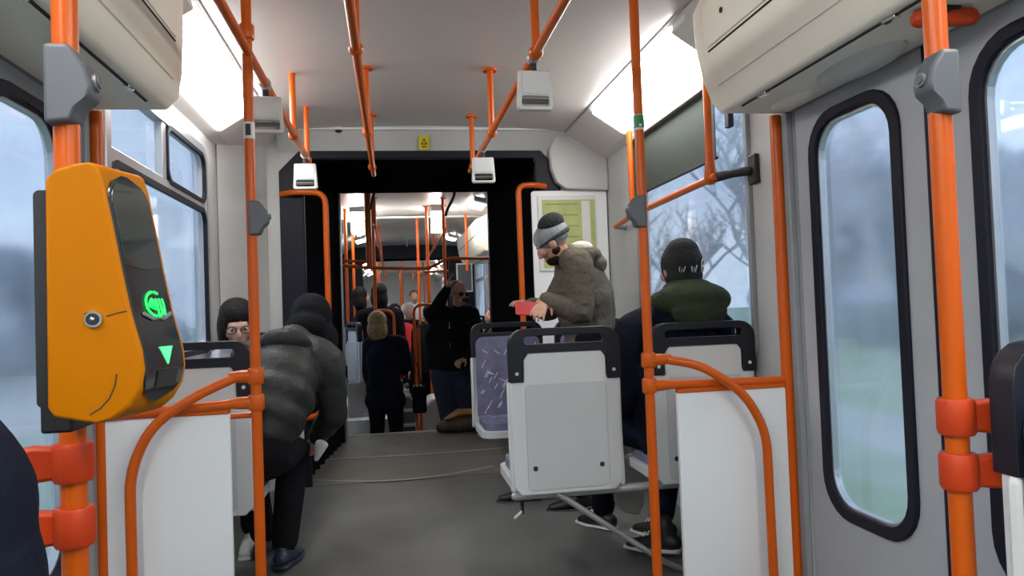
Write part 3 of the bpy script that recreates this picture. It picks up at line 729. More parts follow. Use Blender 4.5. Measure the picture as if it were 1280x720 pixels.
# ceiling sensor dome, warning sticker, red knob, underside lamp cover
dm = thing('ceiling_sensor', 'small black dome sensor on the ceiling left of the aisle rail', 'sensor', tuple(at(423, 161, Z=2.3)))
p = at(423, 161, Z=2.31); MB().cyl((p.x, p.y, 2.30), (p.x, p.y, 2.325), .028).build('rim', 'whiteplastic', dm, smooth=True); MB().ell((p.x, p.y, 2.298), (.022, .022, .014)).build('dome', 'blackmat', dm, smooth=True)
p = at(530, 178, Y=4.945); sg = thing('warning_sticker', 'yellow warning sticker with a black triangle above the gangway', 'sticker', tuple(p))
Mx = Matrix.Translation(p) @ Matrix.Rotation(math.radians(36), 4, 'X')
MB().plate(rrect(-.035, -.05, .035, .05, .006), [], 'Y', -.006, -.003).xf(Mx).build('backing', 'stickyellow', sg)
MB().plate([(-.022, -.012), (.022, -.012), (0, .034)], [[(-.012, -.005), (.012, -.005), (0, .020)]], 'Y', -.0075, -.006).xf(Mx).build('triangle', 'blackmat', sg)
MB().box((-.014, -.0075, -.032), (.014, -.006, -.024)).xf(Mx).build('text_bar', 'blackmat', sg)
hk = thing('emergency_handle', 'dark red emergency handle under the right cover, behind the door pole', 'handle', (1.36, 1.62, 1.78))
MB().tube([(1.30, 1.62, 1.775), (1.42, 1.60, 1.775)], .022, n=12).build('grip', 'redorange', hk, smooth=True); MB().box((1.33, 1.59, 1.78), (1.39, 1.64, 1.80)).build('base', 'blackmat', hk)
dc = MB().ell((0, 0, 0), (.075, .20, .03)).xf(Matrix.Translation((1.41, 2.02, 1.80)))
tag(dc.build('step_light_cover', 'whiteplastic', smooth=True), 'oval pale light cover under the cream box above the right doors', 'light cover')
dc = MB().ell((0, 0, 0), (.05, .12, .018)).xf(Matrix.Translation((1.42, 2.42, 1.80)))
tag(dc.build('step_light_cover', 'cream', smooth=True), 'flat oval cover under the cream box beside the wall pole', 'light cover')

# roller blind on the right window
bl = thing('roller_blind', 'dark green roller blind half lowered over the right window', 'blind', (1.47, 3.6, 2.05))
MB().box((1.468, 3.16, 1.752), (1.472, 4.31, 2.08)).build('cloth', 'blind', bl)
MB().box((1.462, 3.15, 1.745), (1.478, 4.32, 1.757)).build('hem_bar', 'blackmat', bl, bevel=.002)
MB().box((1.44, 2.90, 2.075), (1.499, 4.34, 2.108)).build('headrail', 'alu', bl, bevel=.006)
# route map on the end wall
mp_ = thing('route_map', 'yellow-green route map in a white frame on the wall right of the gangway', 'map', (1.30, 4.98, 1.6))
x0, x1 = 1.0, 1.38; z1_ = at(715, 244, Y=4.95).z; z0_ = at(715, 338, Y=4.95).z
MB().plate(rect(x0, z0_, x1+.03, z1_), [], 'Y', 4.954, 4.965).build('frame', 'whiteplastic', mp_, bevel=.002)
MB().plate(rect(x0+.03, z0_+.02, x1+.02, z1_-.03), [], 'Y', 4.951, 4.954).build('sheet', 'mapgreen', mp_)
for k in range(4):
    z = z1_-.06-.075*k; MB().box((x0+.05, 4.949, z-.004), (x1-.10, 4.951, z+.004)).build('map_line', 'mapline', mp_)
MB().plate([(x1-.075, z1_-.04), (x1-.015, z1_-.04), (x1-.015, z0_+.06), (x1-.09, z0_+.05), (x1-.12, z0_+.16), (x1-.075, z0_+.16)], [], 'Y', 4.948, 4.951).build('white_field', 'whiteplastic', mp_)

# ------------------------------------------------------------------ seats
def dashes(m, x0, x1, z0, z1, plane, c, n_, seed):
    rnd = random.Random(seed)
    for _ in range(n_):
        x = rnd.uniform(x0+.03, x1-.03); z = rnd.uniform(z0+.03, z1-.03); a = rnd.choice((-1.05, -1.1, .45, .6, -1.0)); L = rnd.uniform(.012, .032)
        for k in range(rnd.choice((1, 1, 2))):
            ox = .012*k; dx, dz = math.cos(a)*L, math.sin(a)*L; nx, nz = -math.sin(a)*.0018, math.cos(a)*.0018
            q = [(x+ox-dx-nx, z-dz-nz), (x+ox+dx-nx, z+dz-nz), (x+ox+dx+nx, z+dz+nz), (x+ox-dx+nx, z-dz+nz)]
            m.cur = 1 if rnd.random() < .85 else 2
            m.add([(u, c, v) if plane == 'Y' else (u, v, c) for u, v in q], [(0, 1, 2, 3)])
    m.cur = 0
def make_seat(fab='fabric'):
    """origin on the floor under the back; the sitter faces +Y"""
    root = thing('tram_seat', None, 'seat', (0, 0, 0))
    # shell back
    hw = .222
    o_ = [(-hw, .40), (-hw+.03, .365), (hw-.03, .365), (hw, .40), (hw, .82), (.168, .82), (.168, .90), (.15, .925), (-.15, .925), (-.168, .90), (-.168, .82), (-hw, .82)]
    sb = MB().plate(o_, [], 'Y', 0, .030).build('back_shell', 'shell', root, bevel=.006, seg=3)
    MB().plate(rrect(-.165, .385, .165, .80, .02), [], 'Y', -.006, .004).build('centre_panel', 'shell2', sb, bevel=.004)
    for sx in (-1, 1): MB().cyl((sx*.135, -.0075, .47), (sx*.135, -.004, .47), .010).build('screw_hole', 'darkgap', sb)
    # black top frame with handle slot
    out_ = [(-hw-.004, .81), (-hw-.004, .955)]+[(-hw-.004+.065-.065*math.cos(math.radians(t)), .955+.065*math.sin(math.radians(t))) for t in (22, 45, 67, 90)]
    out_ += [(-p[0], p[1]) for p in reversed(out_)]
    out_ += [(.170, .81), (.170, .895), (.150, .925), (-.150, .925), (-.170, .895), (-.170, .81)]
    sf = MB().plate(out_, [rrect(-.165, .958, .165, .990, .012, 3)], 'Y', -.010, .040).build('top_frame', 'seatframe', root, bevel=.008, seg=3)
    for sx in (-1, 1): MB().cyl((sx*.197, -.013, .845), (sx*.197, -.009, .845), .007).build('screw', 'whitesole', sf)
    MB().tube([(-.165, -.004, .956), (.165, -.004, .956)], .003, n=6).build('slot_edge', 'metalgrey', sf)
    m = MB().plate(rrect(-.20, .42, .20, .935, .05), [], 'Y', .030, .060); dashes(m, -.19, .19, .44, .92, 'Y', .0605+.001, 42, 3)
    m.build('backrest_cushion', [fab, 'dash', 'dashpink'], root)
    MB().plate(rrect(-hw, .02, hw, .45, .07), [], 'Z', .375, .415).build('seat_shell', 'shell', root, bevel=.014, seg=3)
    m = MB().plate(rrect(-.20, .04, .20, .43, .06), [], 'Z', .415, .455); dashes(m, -.19, .19, .06, .42, 'Z', .456, 30, 5)
    m.build('seat_cushion', [fab, 'dash', 'dashpink'], root)
    for sx in (-1, 1): MB().tube([(sx*hw, .015, .39), (sx*hw, .03, .60), (sx*hw, .03, .80)], .012, n=8).build('side_rim', 'shell', root, smooth=True)
    return root
SP = make_seat()
def seat(x, y, rz, label, z=0, first=[True]):
    o = SP if first[0] else copy_tree(SP); first[0] = False
    o.location = (x, y, z); o.rotation_euler = (0, 0, rz); o['label'] = label; o['group'] = 'white shell tram seats'
    return o
seat(.672, 2.90, 0, 'white-backed tram seat beside the aisle, left of the seated man')
seat(1.255, 2.90, 0, 'white-backed tram seat behind the right partition, carrying a man in a green hood')
seat(.70, 4.62, PI, 'violet patterned tram seat facing the viewer beside the gangway')
seat(1.235, 4.62, PI, 'tram seat behind the man in the olive parka, against the end wall')
seat(-.755, 2.93, 0, 'white-backed tram seat behind the left partition')
seat(-.755, 4.45, PI, 'tram seat under the left window holding the woman with glasses')
seat(-.44, 8.35, -PI/2+.35, 'white seat with blue cushion beyond the gangway behind the blonde woman', z=0)
struct('floor_podium_left', MB().box((XL, 7.95, -.5), (-.02, 8.75, 0)).build('floor_podium', 'panel'))
tag(MB().box((-.5, 8.2, 0), (-.25, 8.5, .37)).build('seat_pedestal', 'metalgrey', None, bevel=.01), 'grey pedestal under the white seat beyond the gangway', 'seat support')
seat(1.16, 7.4, PI, 'seat beyond the gangway on the right, behind the man with raised arm', z=-.1)
for i, (x, y) in enumerate(((-.72, 11.2), (-.72, 12.0), (1.2, 11.4), (1.2, 12.2))):
    seat(x, y, 0, 'far %s seat beyond the steps, %s row' % ('left' if x < 0 else 'right', 'first' if i in (0, 2) else 'second'))
# struts below the double seat
st = thing('seat_support', 'grey tubular support under the two right-hand seats', 'seat support', (.9, 2.93, 0))
MB().tube([(.46, 2.95, .355), (1.48, 2.95, .355)], .017, n=10).build('crossbar', 'metalgrey', st, smooth=True)
MB().tube([(.62, 2.93, .365), (1.06, 2.93, .05), (1.16, 2.93, 0)], [(.017, .012)]*3, n=10).build('diagonal_brace', 'metalgrey', st, smooth=True)
MB().tube([(.50, 3.05, .37), (.505, 3.05, .26)], [.012, .006], n=8).build('spigot', 'blackmat', st); MB().tube([(.50, 3.05, .265), (.47, 3.04, .245)], .006, n=8).build('hook', 'whitesole', st)
st = thing('seat_support', 'grey wall bracket under the left-hand seats', 'seat support', (-.9, 3.1, 0))
MB().tube([(-.97, 3.1, .36), (-.56, 3.1, .36)], .02, n=10).build('crossbar', 'metalgrey', st, smooth=True)
MB().tube([(-.97, 4.25, .36), (-.56, 4.25, .36)], .02, n=10).build('crossbar', 'metalgrey', st, smooth=True)
st = thing('seat_support', 'grey bar under the violet seat and its neighbour', 'seat support', (1.0, 4.5, 0))
MB().tube([(.50, 4.48, .355), (1.48, 4.48, .355)], .017, n=10).tube([(.72, 4.48, .355), (1.2, 4.48, 0)], .016, n=10).build('crossbar', 'metalgrey', st, smooth=True)
for k_, y in enumerate((11.4, 12.2)):
    st = thing('seat_support', 'grey leg under the %s far right seat beyond the steps' % ('first', 'second')[k_], 'seat support', (1.2, y, 0))
    MB().tube([(1.2, y+.15, 0), (1.2, y+.15, .38)], .03, n=10).build('column', 'metalgrey', st, smooth=True)
# near right: blue seat with its screen, cut by the frame edge
ns = copy_tree(SP); ns.location = (1.20, .62, .0); ns.rotation_euler = (0, 0, 0.0)
def fabric_swap(o):
    for ch in o.children:
        if ch.name.startswith(('backrest_cushion', 'seat_cushion')):
            ch.data = ch.data.copy(); ch.data.materials[0] = M['bluefab']
            if ch.name.startswith('backrest'):
                for v_ in ch.data.vertices: v_.co.x *= 1.07; v_.co.y += .012
fabric_swap(ns); ns['label'] = 'blue seat with black frame cut off by the right edge of the picture'; ns['group'] = 'white shell tram seats'
ns.location = (1.172, 1.06, .0); ns.rotation_euler = (0, 0, math.radians(180))
sc_ = thing('seat_screen', 'slanting pale screen edge clamped beside the blue seat', 'screen', (1.03, 1.05, 0))
a = at(1252, 558, Y=1.085); b = at(1275, 720, Y=1.085)
sx0 = a.x; 
MB().plate([(a.x, a.z), (b.x+.01, 0.0), (b.x+.06, 0.0), (a.x+.02, a.z)], [], 'Y', 1.04, 1.09).build('panel', 'panel', sc_, bevel=.004)

# ------------------------------------------------------------------ people
V = Vector
def basis(fwd, up=(0, 0, 1)):
    f = V(fwd).normalized(); r = f.cross(V(up)).normalized(); u = r.cross(f)
    return Matrix(((r.x, f.x, u.x), (r.y, f.y, u.y), (r.z, f.z, u.z)))      # columns: right, forward, up
def head_into(m, c, B, k=1.0):
    T = Matrix.Translation(V(c)) @ (B.to_4x4()) @ Matrix.Scale(k, 4)
    def e(p, r): a = MB().ell(p, r); a.xf(T); m.add(a.v, a.f)
    e((0, -.012, .035), (.076, .094, .086)); e((0, .022, -.035), (.060, .068, .078)); e((0, .046, -.078), (.036, .036, .030))
    e((0, .075, .018), (.052, .022, .014))                                     # brow
    e((0, .094, -.018), (.013, .018, .026)); e((0, .103, -.032), (.016, .014, .011))   # nose
    e((0, .083, -.062), (.026, .012, .007)); e((0, .082, -.072), (.022, .012, .007))   # lips
    for s_ in (-1, 1):
        e((s_*.077, -.010, -.008), (.012, .020, .032)); e((s_*.045, .060, -.022), (.026, .028, .026))   # ears, cheeks
def face_parts(root, c, B, k=1.0, glasses=None):
    T = Matrix.Translation(V(c)) @ (B.to_4x4()) @ Matrix.Scale(k, 4)
    for s_ in (-1, 1):
        MB().ell((s_*.031, .078, .002), (.012, .012, .008)).xf(T).build('eye', 'whitesole', root, smooth=True)
        MB().ell((s_*.031, .088, .002), (.0055, .004, .0055)).xf(T).build('pupil', 'blackmat', root, smooth=True)
    if glasses:
        for s_ in (-1, 1):
            g_ = MB()
            if glasses == 'dark': g_.ell((s_*.034, .100, .002), (.028, .006, .021))
            else: g_.tube([(s_*.034+.024*math.cos(t), .100, .002+.019*math.sin(t)) for t in [PI*2*i/14 for i in range(15)]], .0022, n=6)
            g_.tube([(s_*.06, .096, .006), (s_*.080, .01, .008)], .0022, n=6); g_.xf(T).build('glasses', 'blackmat', root, smooth=True)
def hand_into(m, w, d, palm, curl=.5, left=False, k=1.0, spread=.16):
    """w wrist, d direction of the fingers, palm = palm normal"""
    d = V(d).normalized(); n_ = V(palm); n_ = (n_-d*n_.dot(d)).normalized(); s_ = d.cross(n_)*(1 if left else -1)    # s_ points to the thumb side
    w = V(w)
    m.tube([w-d*.02*k, w+d*.03*k, w+d*.085*k], [(.024*k, .017*k), (.036*k, .015*k), (.040*k, .012*k)], side=s_, n=12)
    for i, (o_, L) in enumerate(((.030, .070), (.010, .080), (-.010, .074), (-.029, .058))):
        p = w+d*.083*k+s_*o_*k; dd = (d+s_*(spread*(1.5-i)*.5)).normalized(); pts = [p]; a = curl*.5
        for sg_, q in enumerate((.42, .33, .25)):
            dv = dd*math.cos(a)+n_*math.sin(a); pts.append(pts[-1]+dv*L*q*k); a += curl*.8
        m.tube(pts, [.0088*k, .0084*k, .0078*k, .0066*k], n=8)
    p = w+d*.028*k+s_*.026*k; q1 = p+(d*.6+s_*.75+n_*.25).normalized()*.042*k; q2 = q1+(d*.9+s_*.25+n_*.45*(.5+curl)).normalized()*.034*k
    m.tube([p, q1, q2], [.013*k, .0105*k, .008*k], n=8)
def shoe_obj(root, ankle, toe, mat, sole='whitesole', k=1.0, nm='shoe'):
    a = V(ankle); d = V(toe)-a; fl = V((d.x, d.y, 0)).normalized(); pitch = d.normalized()
    side = fl.cross(V((0, 0, 1))); up = side.cross(pitch)
    if up.z < 0: up = -up
    base = a-V((0, 0, 0))
    c = lambda f_, u_: a+pitch*f_*k+up*u_*k
    m = MB(); m.tube([c(-.045, -.045), c(.02, -.04), (c(.10, -.055)), c(.165, -.062)], [(.036*k, .036*k), (.041*k, .040*k), (.044*k, .026*k), (.036*k, .018*k)], side=side, n=12)
    m.tube([c(-.01, -.03), c(-.01, .035)], [.040*k, .038*k], n=10)
    o = m.build(nm, mat, root, remesh=.007, sm=3)
    s_ = MB(); s_.tube([c(-.06, -.080), c(.02, -.082), c(.10, -.082), c(.185, -.076)], [(.036*k, .012*k), (.036*k, .012*k), (.046*k, .012*k), (.034*k, .010*k)], side=side, n=12); s_.build('sole', sole, o, smooth=True)
    for t in (.045, .065, .085): MB().tube([c(t, -.01-.25*(t-.04))+side*.022, c(t+.004, .002-.25*(t-.04)), c(t, -.01-.25*(t-.04))-side*.022], .003, n=5).build('lace', sole, o)
    return o
def lerp(a, b, t): return V(a)*(1-t)+V(b)*t
def person(label, J, top='black_cloth', legs='black_cloth', skin='skin', group=None, puffs=0, k=1.0, vox=.011, glasses=None, face=True, feet=None, shoe='shoeblack', sole='whitesole',
           hands={}, sh=.205, wid=1.0, hem=.12, coat=0, torso_depth=.125, category='person'):
    """J: pelvis, chest, neck, head, look(vector), headup, shL, shR, elL, elR, wrL, wrR, hipL, hipR, knL, knR, anL, anR"""
    J = {a: V(b) for a, b in J.items()}
    Bh = basis(J['look'], J.get('up', (0, 0, 1)))
    m = MB(); sd = (J['shR']-J['shL']).normalized()
    spine = [J['pelvis'], lerp(J['pelvis'], J['chest'], .5), J['chest'], J['neck']-(J['neck']-J['chest'])*.25]
    hip = (J['hipR']-J['hipL']).normalized()
    m.tube(spine, [(.13*k, .085*k), (.12*k, .085*k), (.145*k, .09*k), (.09*k, .06*k)], side=sd, n=16)
    m.tube([J['neck']-(J['head']-J['neck'])*.3, J['head']-Bh.col[2]*.03], [.054*k, .050*k], n=12)
    head_into(m, J['head'], Bh, k)
    for s_ in 'LR':
        m.tube([J['sh'+s_], J['el'+s_], J['wr'+s_]], [.043*k, .034*k, .024*k], n=10)
        m.tube([J['hip'+s_], J['kn'+s_], J['an'+s_]], [.075*k, .048*k, .034*k], n=10)
        if s_ in hands: d_, p_, c_ = hands[s_]; hand_into(m, J['wr'+s_], d_, p_, c_, s_ == 'L', k)
        else: hand_into(m, J['wr'+s_], J['wr'+s_]-J['el'+s_], V((0, 0, -1)) if abs((J['wr'+s_]-J['el'+s_]).normalized().z) < .8 else V((1, 0, 0)), .5, s_ == 'L', k)
    root = m.build('person', skin, remesh=vox, sm=2)
    tag(root, label, category, group)
    if face: face_parts(root, J['head'], Bh, k, glasses)
    # jacket
    j = MB()
    sp = [J['pelvis']-(J['chest']-J['pelvis']).normalized()*hem*.3, lerp(J['pelvis'], J['chest'], .45), lerp(J['pelvis'], J['chest'], .85), J['chest']+(J['neck']-J['chest'])*.35, J['neck']]
    rs = [(.185*k*wid, .135*k), (.18*k*wid, torso_depth*k*1.1), (.20*k*wid, torso_depth*k*1.12), (.175*k*wid, torso_depth*k), (.085*k, .075*k)]
    def dense(P_, R2, n_, amp, freq):
        out_p, out_r = [], []
        L = len(P_)-1
        for i in range(n_+1):
            t = i/n_*L; a = min(int(t), L-1); f_ = t-a
            p = lerp(P_[a], P_[a+1], f_); ra_, rb_ = R2[a], R2[a+1]
            ra_ = ra_ if isinstance(ra_, tuple) else (ra_, ra_); rb_ = rb_ if isinstance(rb_, tuple) else (rb_, rb_)
            g_ = 1+amp*(abs(math.sin(PI*freq*i/n_))-.6)
            out_p.append(p); out_r.append(((ra_[0]*(1-f_)+rb_[0]*f_)*g_, (ra_[1]*(1-f_)+rb_[1]*f_)*g_))
        return out_p, out_r
    amp = .085 if puffs else .0
    P_, R2 = dense(sp, rs, 48, amp, puffs or 1); j.tube(P_, R2, side=sd, n=22)
    for s_ in 'LR':
        o_ = [J['neck']-V((0, 0, .02))*0+(J['sh'+s_]-J['neck'])*.45, J['sh'+s_], lerp(J['sh'+s_], J['el'+s_], .5), J['el'+s_], lerp(J['el'+s_], J['wr'+s_], .5), lerp(J['el'+s_], J['wr'+s_], .93)]
        P_, R2 = dense(o_, [.075*k, .083*k, .072*k, .064*k, .058*k, .046*k], 40, amp*.9, (puffs or 1)*1.1); j.tube(P_, R2, n=14)
    if coat:
        for s_ in 'LR': j.tube([J['pelvis'], lerp(J['hip'+s_], J['kn'+s_], coat)], [(.15*k, .125*k), (.13*k, .115*k)], side=sd, n=14)
        j.tube([J['pelvis'], (lerp(J['hipL'], J['knL'], coat)+lerp(J['hipR'], J['knR'], coat))/2], [(.18*k*wid, .13*k), (.21*k*wid, .14*k)], side=sd, n=18)
    j.build('jacket', top, root, remesh=vox, sm=3)
    # trousers
    t_ = MB()
    t_.tube([J['hipL'], J['hipR']], [(.11*k), (.11*k)], n=14)
    for s_ in 'LR':
        t_.tube([J['hip'+s_], lerp(J['hip'+s_], J['kn'+s_], .5), J['kn'+s_], lerp(J['kn'+s_], J['an'+s_], .5), lerp(J['kn'+s_], J['an'+s_], .95)], [.105*k, .092*k, .075*k, .066*k, .058*k], n=14)
    t_.build('trousers', legs, root, remesh=vox, sm=3)
    if feet:
        for s_ in 'LR': shoe_obj(root, J['an'+s_], J['an'+s_]+V(feet), shoe, sole, k)
    return root, J, Bh
def cap_obj(root, c, B, k, parts, mat, nm, vox=.008, sm=3):
    T = Matrix.Translation(V(c)) @ (B.to_4x4()) @ Matrix.Scale(k, 4); m = MB()
    for p, r in parts: a = MB().ell(p, r); m.add(a.v, a.f)
    m.xf(T); return m.build(nm, mat, root, remesh=vox, sm=sm)
SHORT = [((0, -.025, .048), (.084, .092, .085))]
LONG = [((0, -.030, .040), (.092, .095, .092)), ((0, -.055, -.05), (.095, .060, .11)), ((.055, -.02, -.06), (.04, .05, .10)), ((-.055, -.02, -.06), (.04, .05, .10))]
BEANIE = [((0, -.012, .052), (.088, .103, .082)), ((0, -.03, .10), (.070, .080, .055))]
HOODUP = [((0, -.03, .02), (.108, .115, .125)), ((0, -.07, -.08), (.11, .08, .08))]

def sit(x, y, z, yaw, lean=0.0, W=.40, k=1.0, kneeout=.12, twist=0, foot=.42, head_lean=None, seat_z=.52):
    """seated joints. yaw 0 = facing +Y; z floor height"""
    hl = lean if head_lean is None else head_lean
    f = V((math.sin(yaw), math.cos(yaw), 0)); r = V((f.y, -f.x, 0)); u = V((0, 0, 1)); o = V((x, y, z))
    pel = o+u*seat_z; d1 = (u*math.cos(lean)+f*math.sin(lean)); d2 = (u*math.cos(hl)+f*math.sin(hl))
    ch = pel+d1*.34*k; nk = ch+d1*.20*k; hd = nk+d2*.155*k+f*.02
    J = dict(pelvis=pel, chest=ch, neck=nk, head=hd, look=f*math.cos(hl*.6)-u*math.sin(hl*.6), up=d2)
    for s_, g_ in (('L', -1), ('R', 1)):
        J['sh'+s_] = nk+r*g_*W*.45-d1*.06; J['el'+s_] = J['sh'+s_]+r*g_*.03-d1*.24+f*(.10); J['wr'+s_] = J['el'+s_]+f*.22-u*.04-r*g_*.06
        J['hip'+s_] = pel+r*g_*.09; J['kn'+s_] = pel+r*g_*kneeout+f*.42*k-u*.01; J['an'+s_] = o+r*g_*kneeout+f*foot+u*.09
    J['fwd'] = f; J['right'] = r
    return J
def stand(x, y, z, yaw, hgt=1.75, lean=0.0, W=.40, stride=.08):
    k = hgt/1.75; f = V((math.sin(yaw), math.cos(yaw), 0)); r = V((f.y, -f.x, 0)); u = V((0, 0, 1)); o = V((x, y, z))
    pel = o+u*.93*k; d1 = (u*math.cos(lean)+f*math.sin(lean)); ch = pel+d1*.36*k; nk = ch+d1*.20*k; hd = nk+d1*.15*k+f*.02
    J = dict(pelvis=pel, chest=ch, neck=nk, head=hd, look=f, up=u, fwd=f, right=r)
    for s_, g_ in (('L', -1), ('R', 1)):
        J['sh'+s_] = nk+r*g_*W*.46*k-d1*.06; J['el'+s_] = J['sh'+s_]+r*g_*.04-u*.27*k; J['wr'+s_] = J['el'+s_]+f*.14-u*.20*k
        J['hip'+s_] = pel+r*g_*.09; J['kn'+s_] = o+r*g_*.10+u*.50*k+f*.03; J['an'+s_] = o+r*g_*.11+f*g_*stride*.5+u*.09
    return J

# 1. man in a grey puffer jacket bent forward on the left seat
J = sit(-.66, 3.20, 0, .14, .98, seat_z=.58, kneeout=.13, foot=.36, head_lean=1.15)
J['pelvis'] = V((-.58, 3.14, .56)); J['chest'] = V((-.50, 3.30, .80)); J['neck'] = V((-.44, 3.46, 1.0)); J['head'] = V((-.375, 3.62, 1.07)); J['look'] = V((.2, .8, -.6)); J['up'] = V((.1, .55, .8))
J['shL'] = V((-.64, 3.46, .92)); J['shR'] = V((-.295, 3.40, .90)); J['elL'] = V((-.64, 3.58, .68)); J['elR'] = V((-.275, 3.46, .66)); J['wrL'] = V((-.56, 3.74, .56)); J['wrR'] = V((-.37, 3.64, .53))
J['hipL'] = V((-.70, 3.16, .55)); J['hipR'] = V((-.52, 3.16, .55)); J['knL'] = V((-.68, 3.55, .52)); J['knR'] = V((-.46, 3.52, .50)); J['anL'] = V((-.62, 3.62, .09)); J['anR'] = V((-.50, 3.42, .10))
p1, J1, B1 = person('seated person in a grey puffer jacket and black hood bent far forward', J, 'puffer', 'black_cloth', puffs=5, wid=.90, torso_depth=.14, hem=-.4, feet=(.16, .75, -.05), shoe='shoenavy', sole='shoenavy', face=True, vox=.010)
cap_obj(p1, J['head'], B1, .92, HOODUP+[((.05, .03, -.10), (.09, .10, .12))], 'black_cloth', 'hood')
cap_obj(p1, J['neck']+V((-.02, -.04, 0)), B1, 1.0, [((0, -.02, -.04), (.12, .10, .06))], 'puffer', 'collar')
bag = MB().tube([(-.665, 3.24, .665), (-.655, 3.20, .56)], [(.04, .03), (.045, .03)], side=(1, 0, 0)); 
p1b = bag.build('scarf', 'pink', p1, smooth=True)
cf = MB().tube([(-.335, 3.49, .52), (-.36, 3.50, .455)], [(.03, .02), (.012, .012)], side=(1, 0, 0)); cf.build('cuff', 'white_cloth', p1, smooth=True)

# 2. woman with glasses facing the viewer under the left window
J = sit(-.75, 4.22, 0, PI+.1, .30, seat_z=.54, head_lean=.55, kneeout=.10, foot=.44)
J['head'] = at(297, 405, Y=4.0); J['neck'] = J['head']+V((.0, .09, -.15)); J['chest'] = V((-.76, 4.16, .80)); J['look'] = V((.25, -1, -.35)); J['up'] = V((0, -.2, 1))
J['shL'] = V((-.60, 4.10, .90)); J['shR'] = V((-.87, 4.12, .90)); J['elL'] = V((-.58, 3.95, .66)); J['elR'] = V((-.86, 3.95, .66)); J['wrL'] = V((-.62, 3.80, .60)); J['wrR'] = V((-.80, 3.80, .60))
p2, J2, B2 = person('woman with glasses and dark parted hair seated facing the viewer', J, 'white_cloth', 'black_cloth', 'skinpale', glasses='wire', feet=(-.02, -.75, -.05), shoe='white_cloth', puffs=5)
cap_obj(p2, J['head'], B2, 1.0, [((0, -.016, .056), (.088, .103, .078)), ((.072, .02, -.02), (.030, .065, .10)), ((-.072, .02, -.02), (.030, .065, .10)), ((0, -.05, 0), (.09, .07, .10))], 'darkhair', 'hair')

# 3. man in olive parka with a grey and black beanie, standing bent beside the facing seats
J = stand(1.02, 4.05, 0, -1.15, 1.74, .1)
J['pelvis'] = V((1.10, 4.10, .93)); J['chest'] = V((1.06, 4.06, 1.20)); J['neck'] = V((.965, 4.02, 1.375)); J['head'] = at(691, 303, Y=3.97)+V((0, 0, 0)); J['look'] = V((-.78, .42, -.50)); J['up'] = V((-.30, -.05, .95))
J['shL'] = V((.98, 3.83, 1.33)); J['shR'] = V((1.05, 4.22, 1.33)); J['elL'] = V((.98, 3.78, 1.06)); J['elR'] = V((.90, 4.25, 1.08)); J['wrL'] = at(680, 374, Y=3.85); J['wrR'] = V((.78, 4.15, 1.12))
J['hipL'] = V((1.08, 4.0, .90)); J['hipR'] = V((1.10, 4.19, .90)); J['knL'] = V((.98, 3.98, .50)); J['knR'] = V((.95, 4.2, .50)); J['anL'] = V((.98, 3.98, .09)); J['anR'] = V((.74, 4.25, .09))
p3, J3, B3 = person('standing man in an olive parka and grey-black beanie looking down at his phone', J, 'olive', 'black_cloth', 'skin', vox=.0065, wid=.98, torso_depth=.15, feet=(-.7, .1, -.05), shoe='shoeblack', sole='shoeblack',
    hands={'L': ((-.45, -.72, -.62), (0, .6, -.75), .25)}, coat=.25)
hd = J['head']
b = cap_obj(p3, hd, B3, 1.0, [((0, -.012, .038), (.091, .107, .080))], 'knitgrey', 'beanie')
cap_obj(p3, hd, B3, 1.0, [((0, -.016, .018), (.093, .109, .030))], 'knitband', 'beanie_band')
cap_obj(b, hd, B3, 1.0, [((0, -.045, .088), (.081, .080, .062))], 'knitblack', 'beanie_crown'); b.children[0].parent = p3
cap_obj(p3, hd, B3, 1.0, [((0, .036, -.078), (.056, .056, .040)), ((0, .004, -.045), (.069, .040, .032))], 'darkhair', 'beard')
cap_obj(p3, J['neck']+V((.09, .0, .015)), basis((-1, 0, .1)), 1.0, [((0, -.02, 0), (.13, .085, .055)), ((0, -.08, -.05), (.10, .06, .06)), ((.10, .03, -.01), (.045, .08, .045)), ((-.10, .03, -.01), (.045, .08, .045))], 'olive', 'hood')
cap_obj(p3, J['neck']+V((.045, -.075, .050)), basis((-1, 0, 0)), 1.0, [((0, -.02, .0), (.06, .065, .034))], 'fleece', 'fleece_lining')
wp = J['wrL']; ph = thing('phone', 'red phone held in the hand of the man in the olive parka', 'phone', tuple(wp))
T = Matrix.Translation(at(662, 386, Y=3.80)) @ Matrix.Rotation(.08, 4, 'Y') @ Matrix.Rotation(math.radians(245), 4, 'X')
MB().plate(rrect(-.075, -.038, .075, .038, .01, 3), [], 'Z', -.005, .004).xf(T).build('case', 'redphone', ph, bevel=.002)
MB().plate(rrect(-.069, -.033, .069, .033, .007, 3), [], 'Z', .004, .0048).xf(T).build('screen', 'screen', ph)

# 4. man in a green hood and black beanie seated with his back to the viewer
J = sit(1.23, 3.10, 0, -.05, .06, seat_z=.56, kneeout=.15, foot=.55)
J['head'] = at(851, 337, Y=3.13); J['neck'] = J['head']+V((-.01, -.02, -.165)); J['chest'] = V((1.22, 3.08, .86)); J['look'] = V((-.12, 1, -.05))
J['shL'] = V((1.015, 3.08, .985)); J['shR'] = V((1.40, 3.08, .985)); J['elL'] = V((.955, 3.10, .70)); J['elR'] = V((1.42, 3.18, .70)); J['wrL'] = V((1.04, 3.32, .62)); J['wrR'] = V((1.30, 3.34, .62))
J['knL'] = V((.99, 3.52, .52)); J['anL'] = V((1.00, 3.60, .09)); J['anR'] = V((1.22, 3.38, .09))
p4, J4, B4 = person('man seated with his back turned, black beanie, green hood and navy jacket', J, 'navy_cloth', 'navy_cloth', 'skin', wid=1.12, torso_depth=.15, feet=(-.35, .68, -.05), shoe='shoeblack', vox=.009)
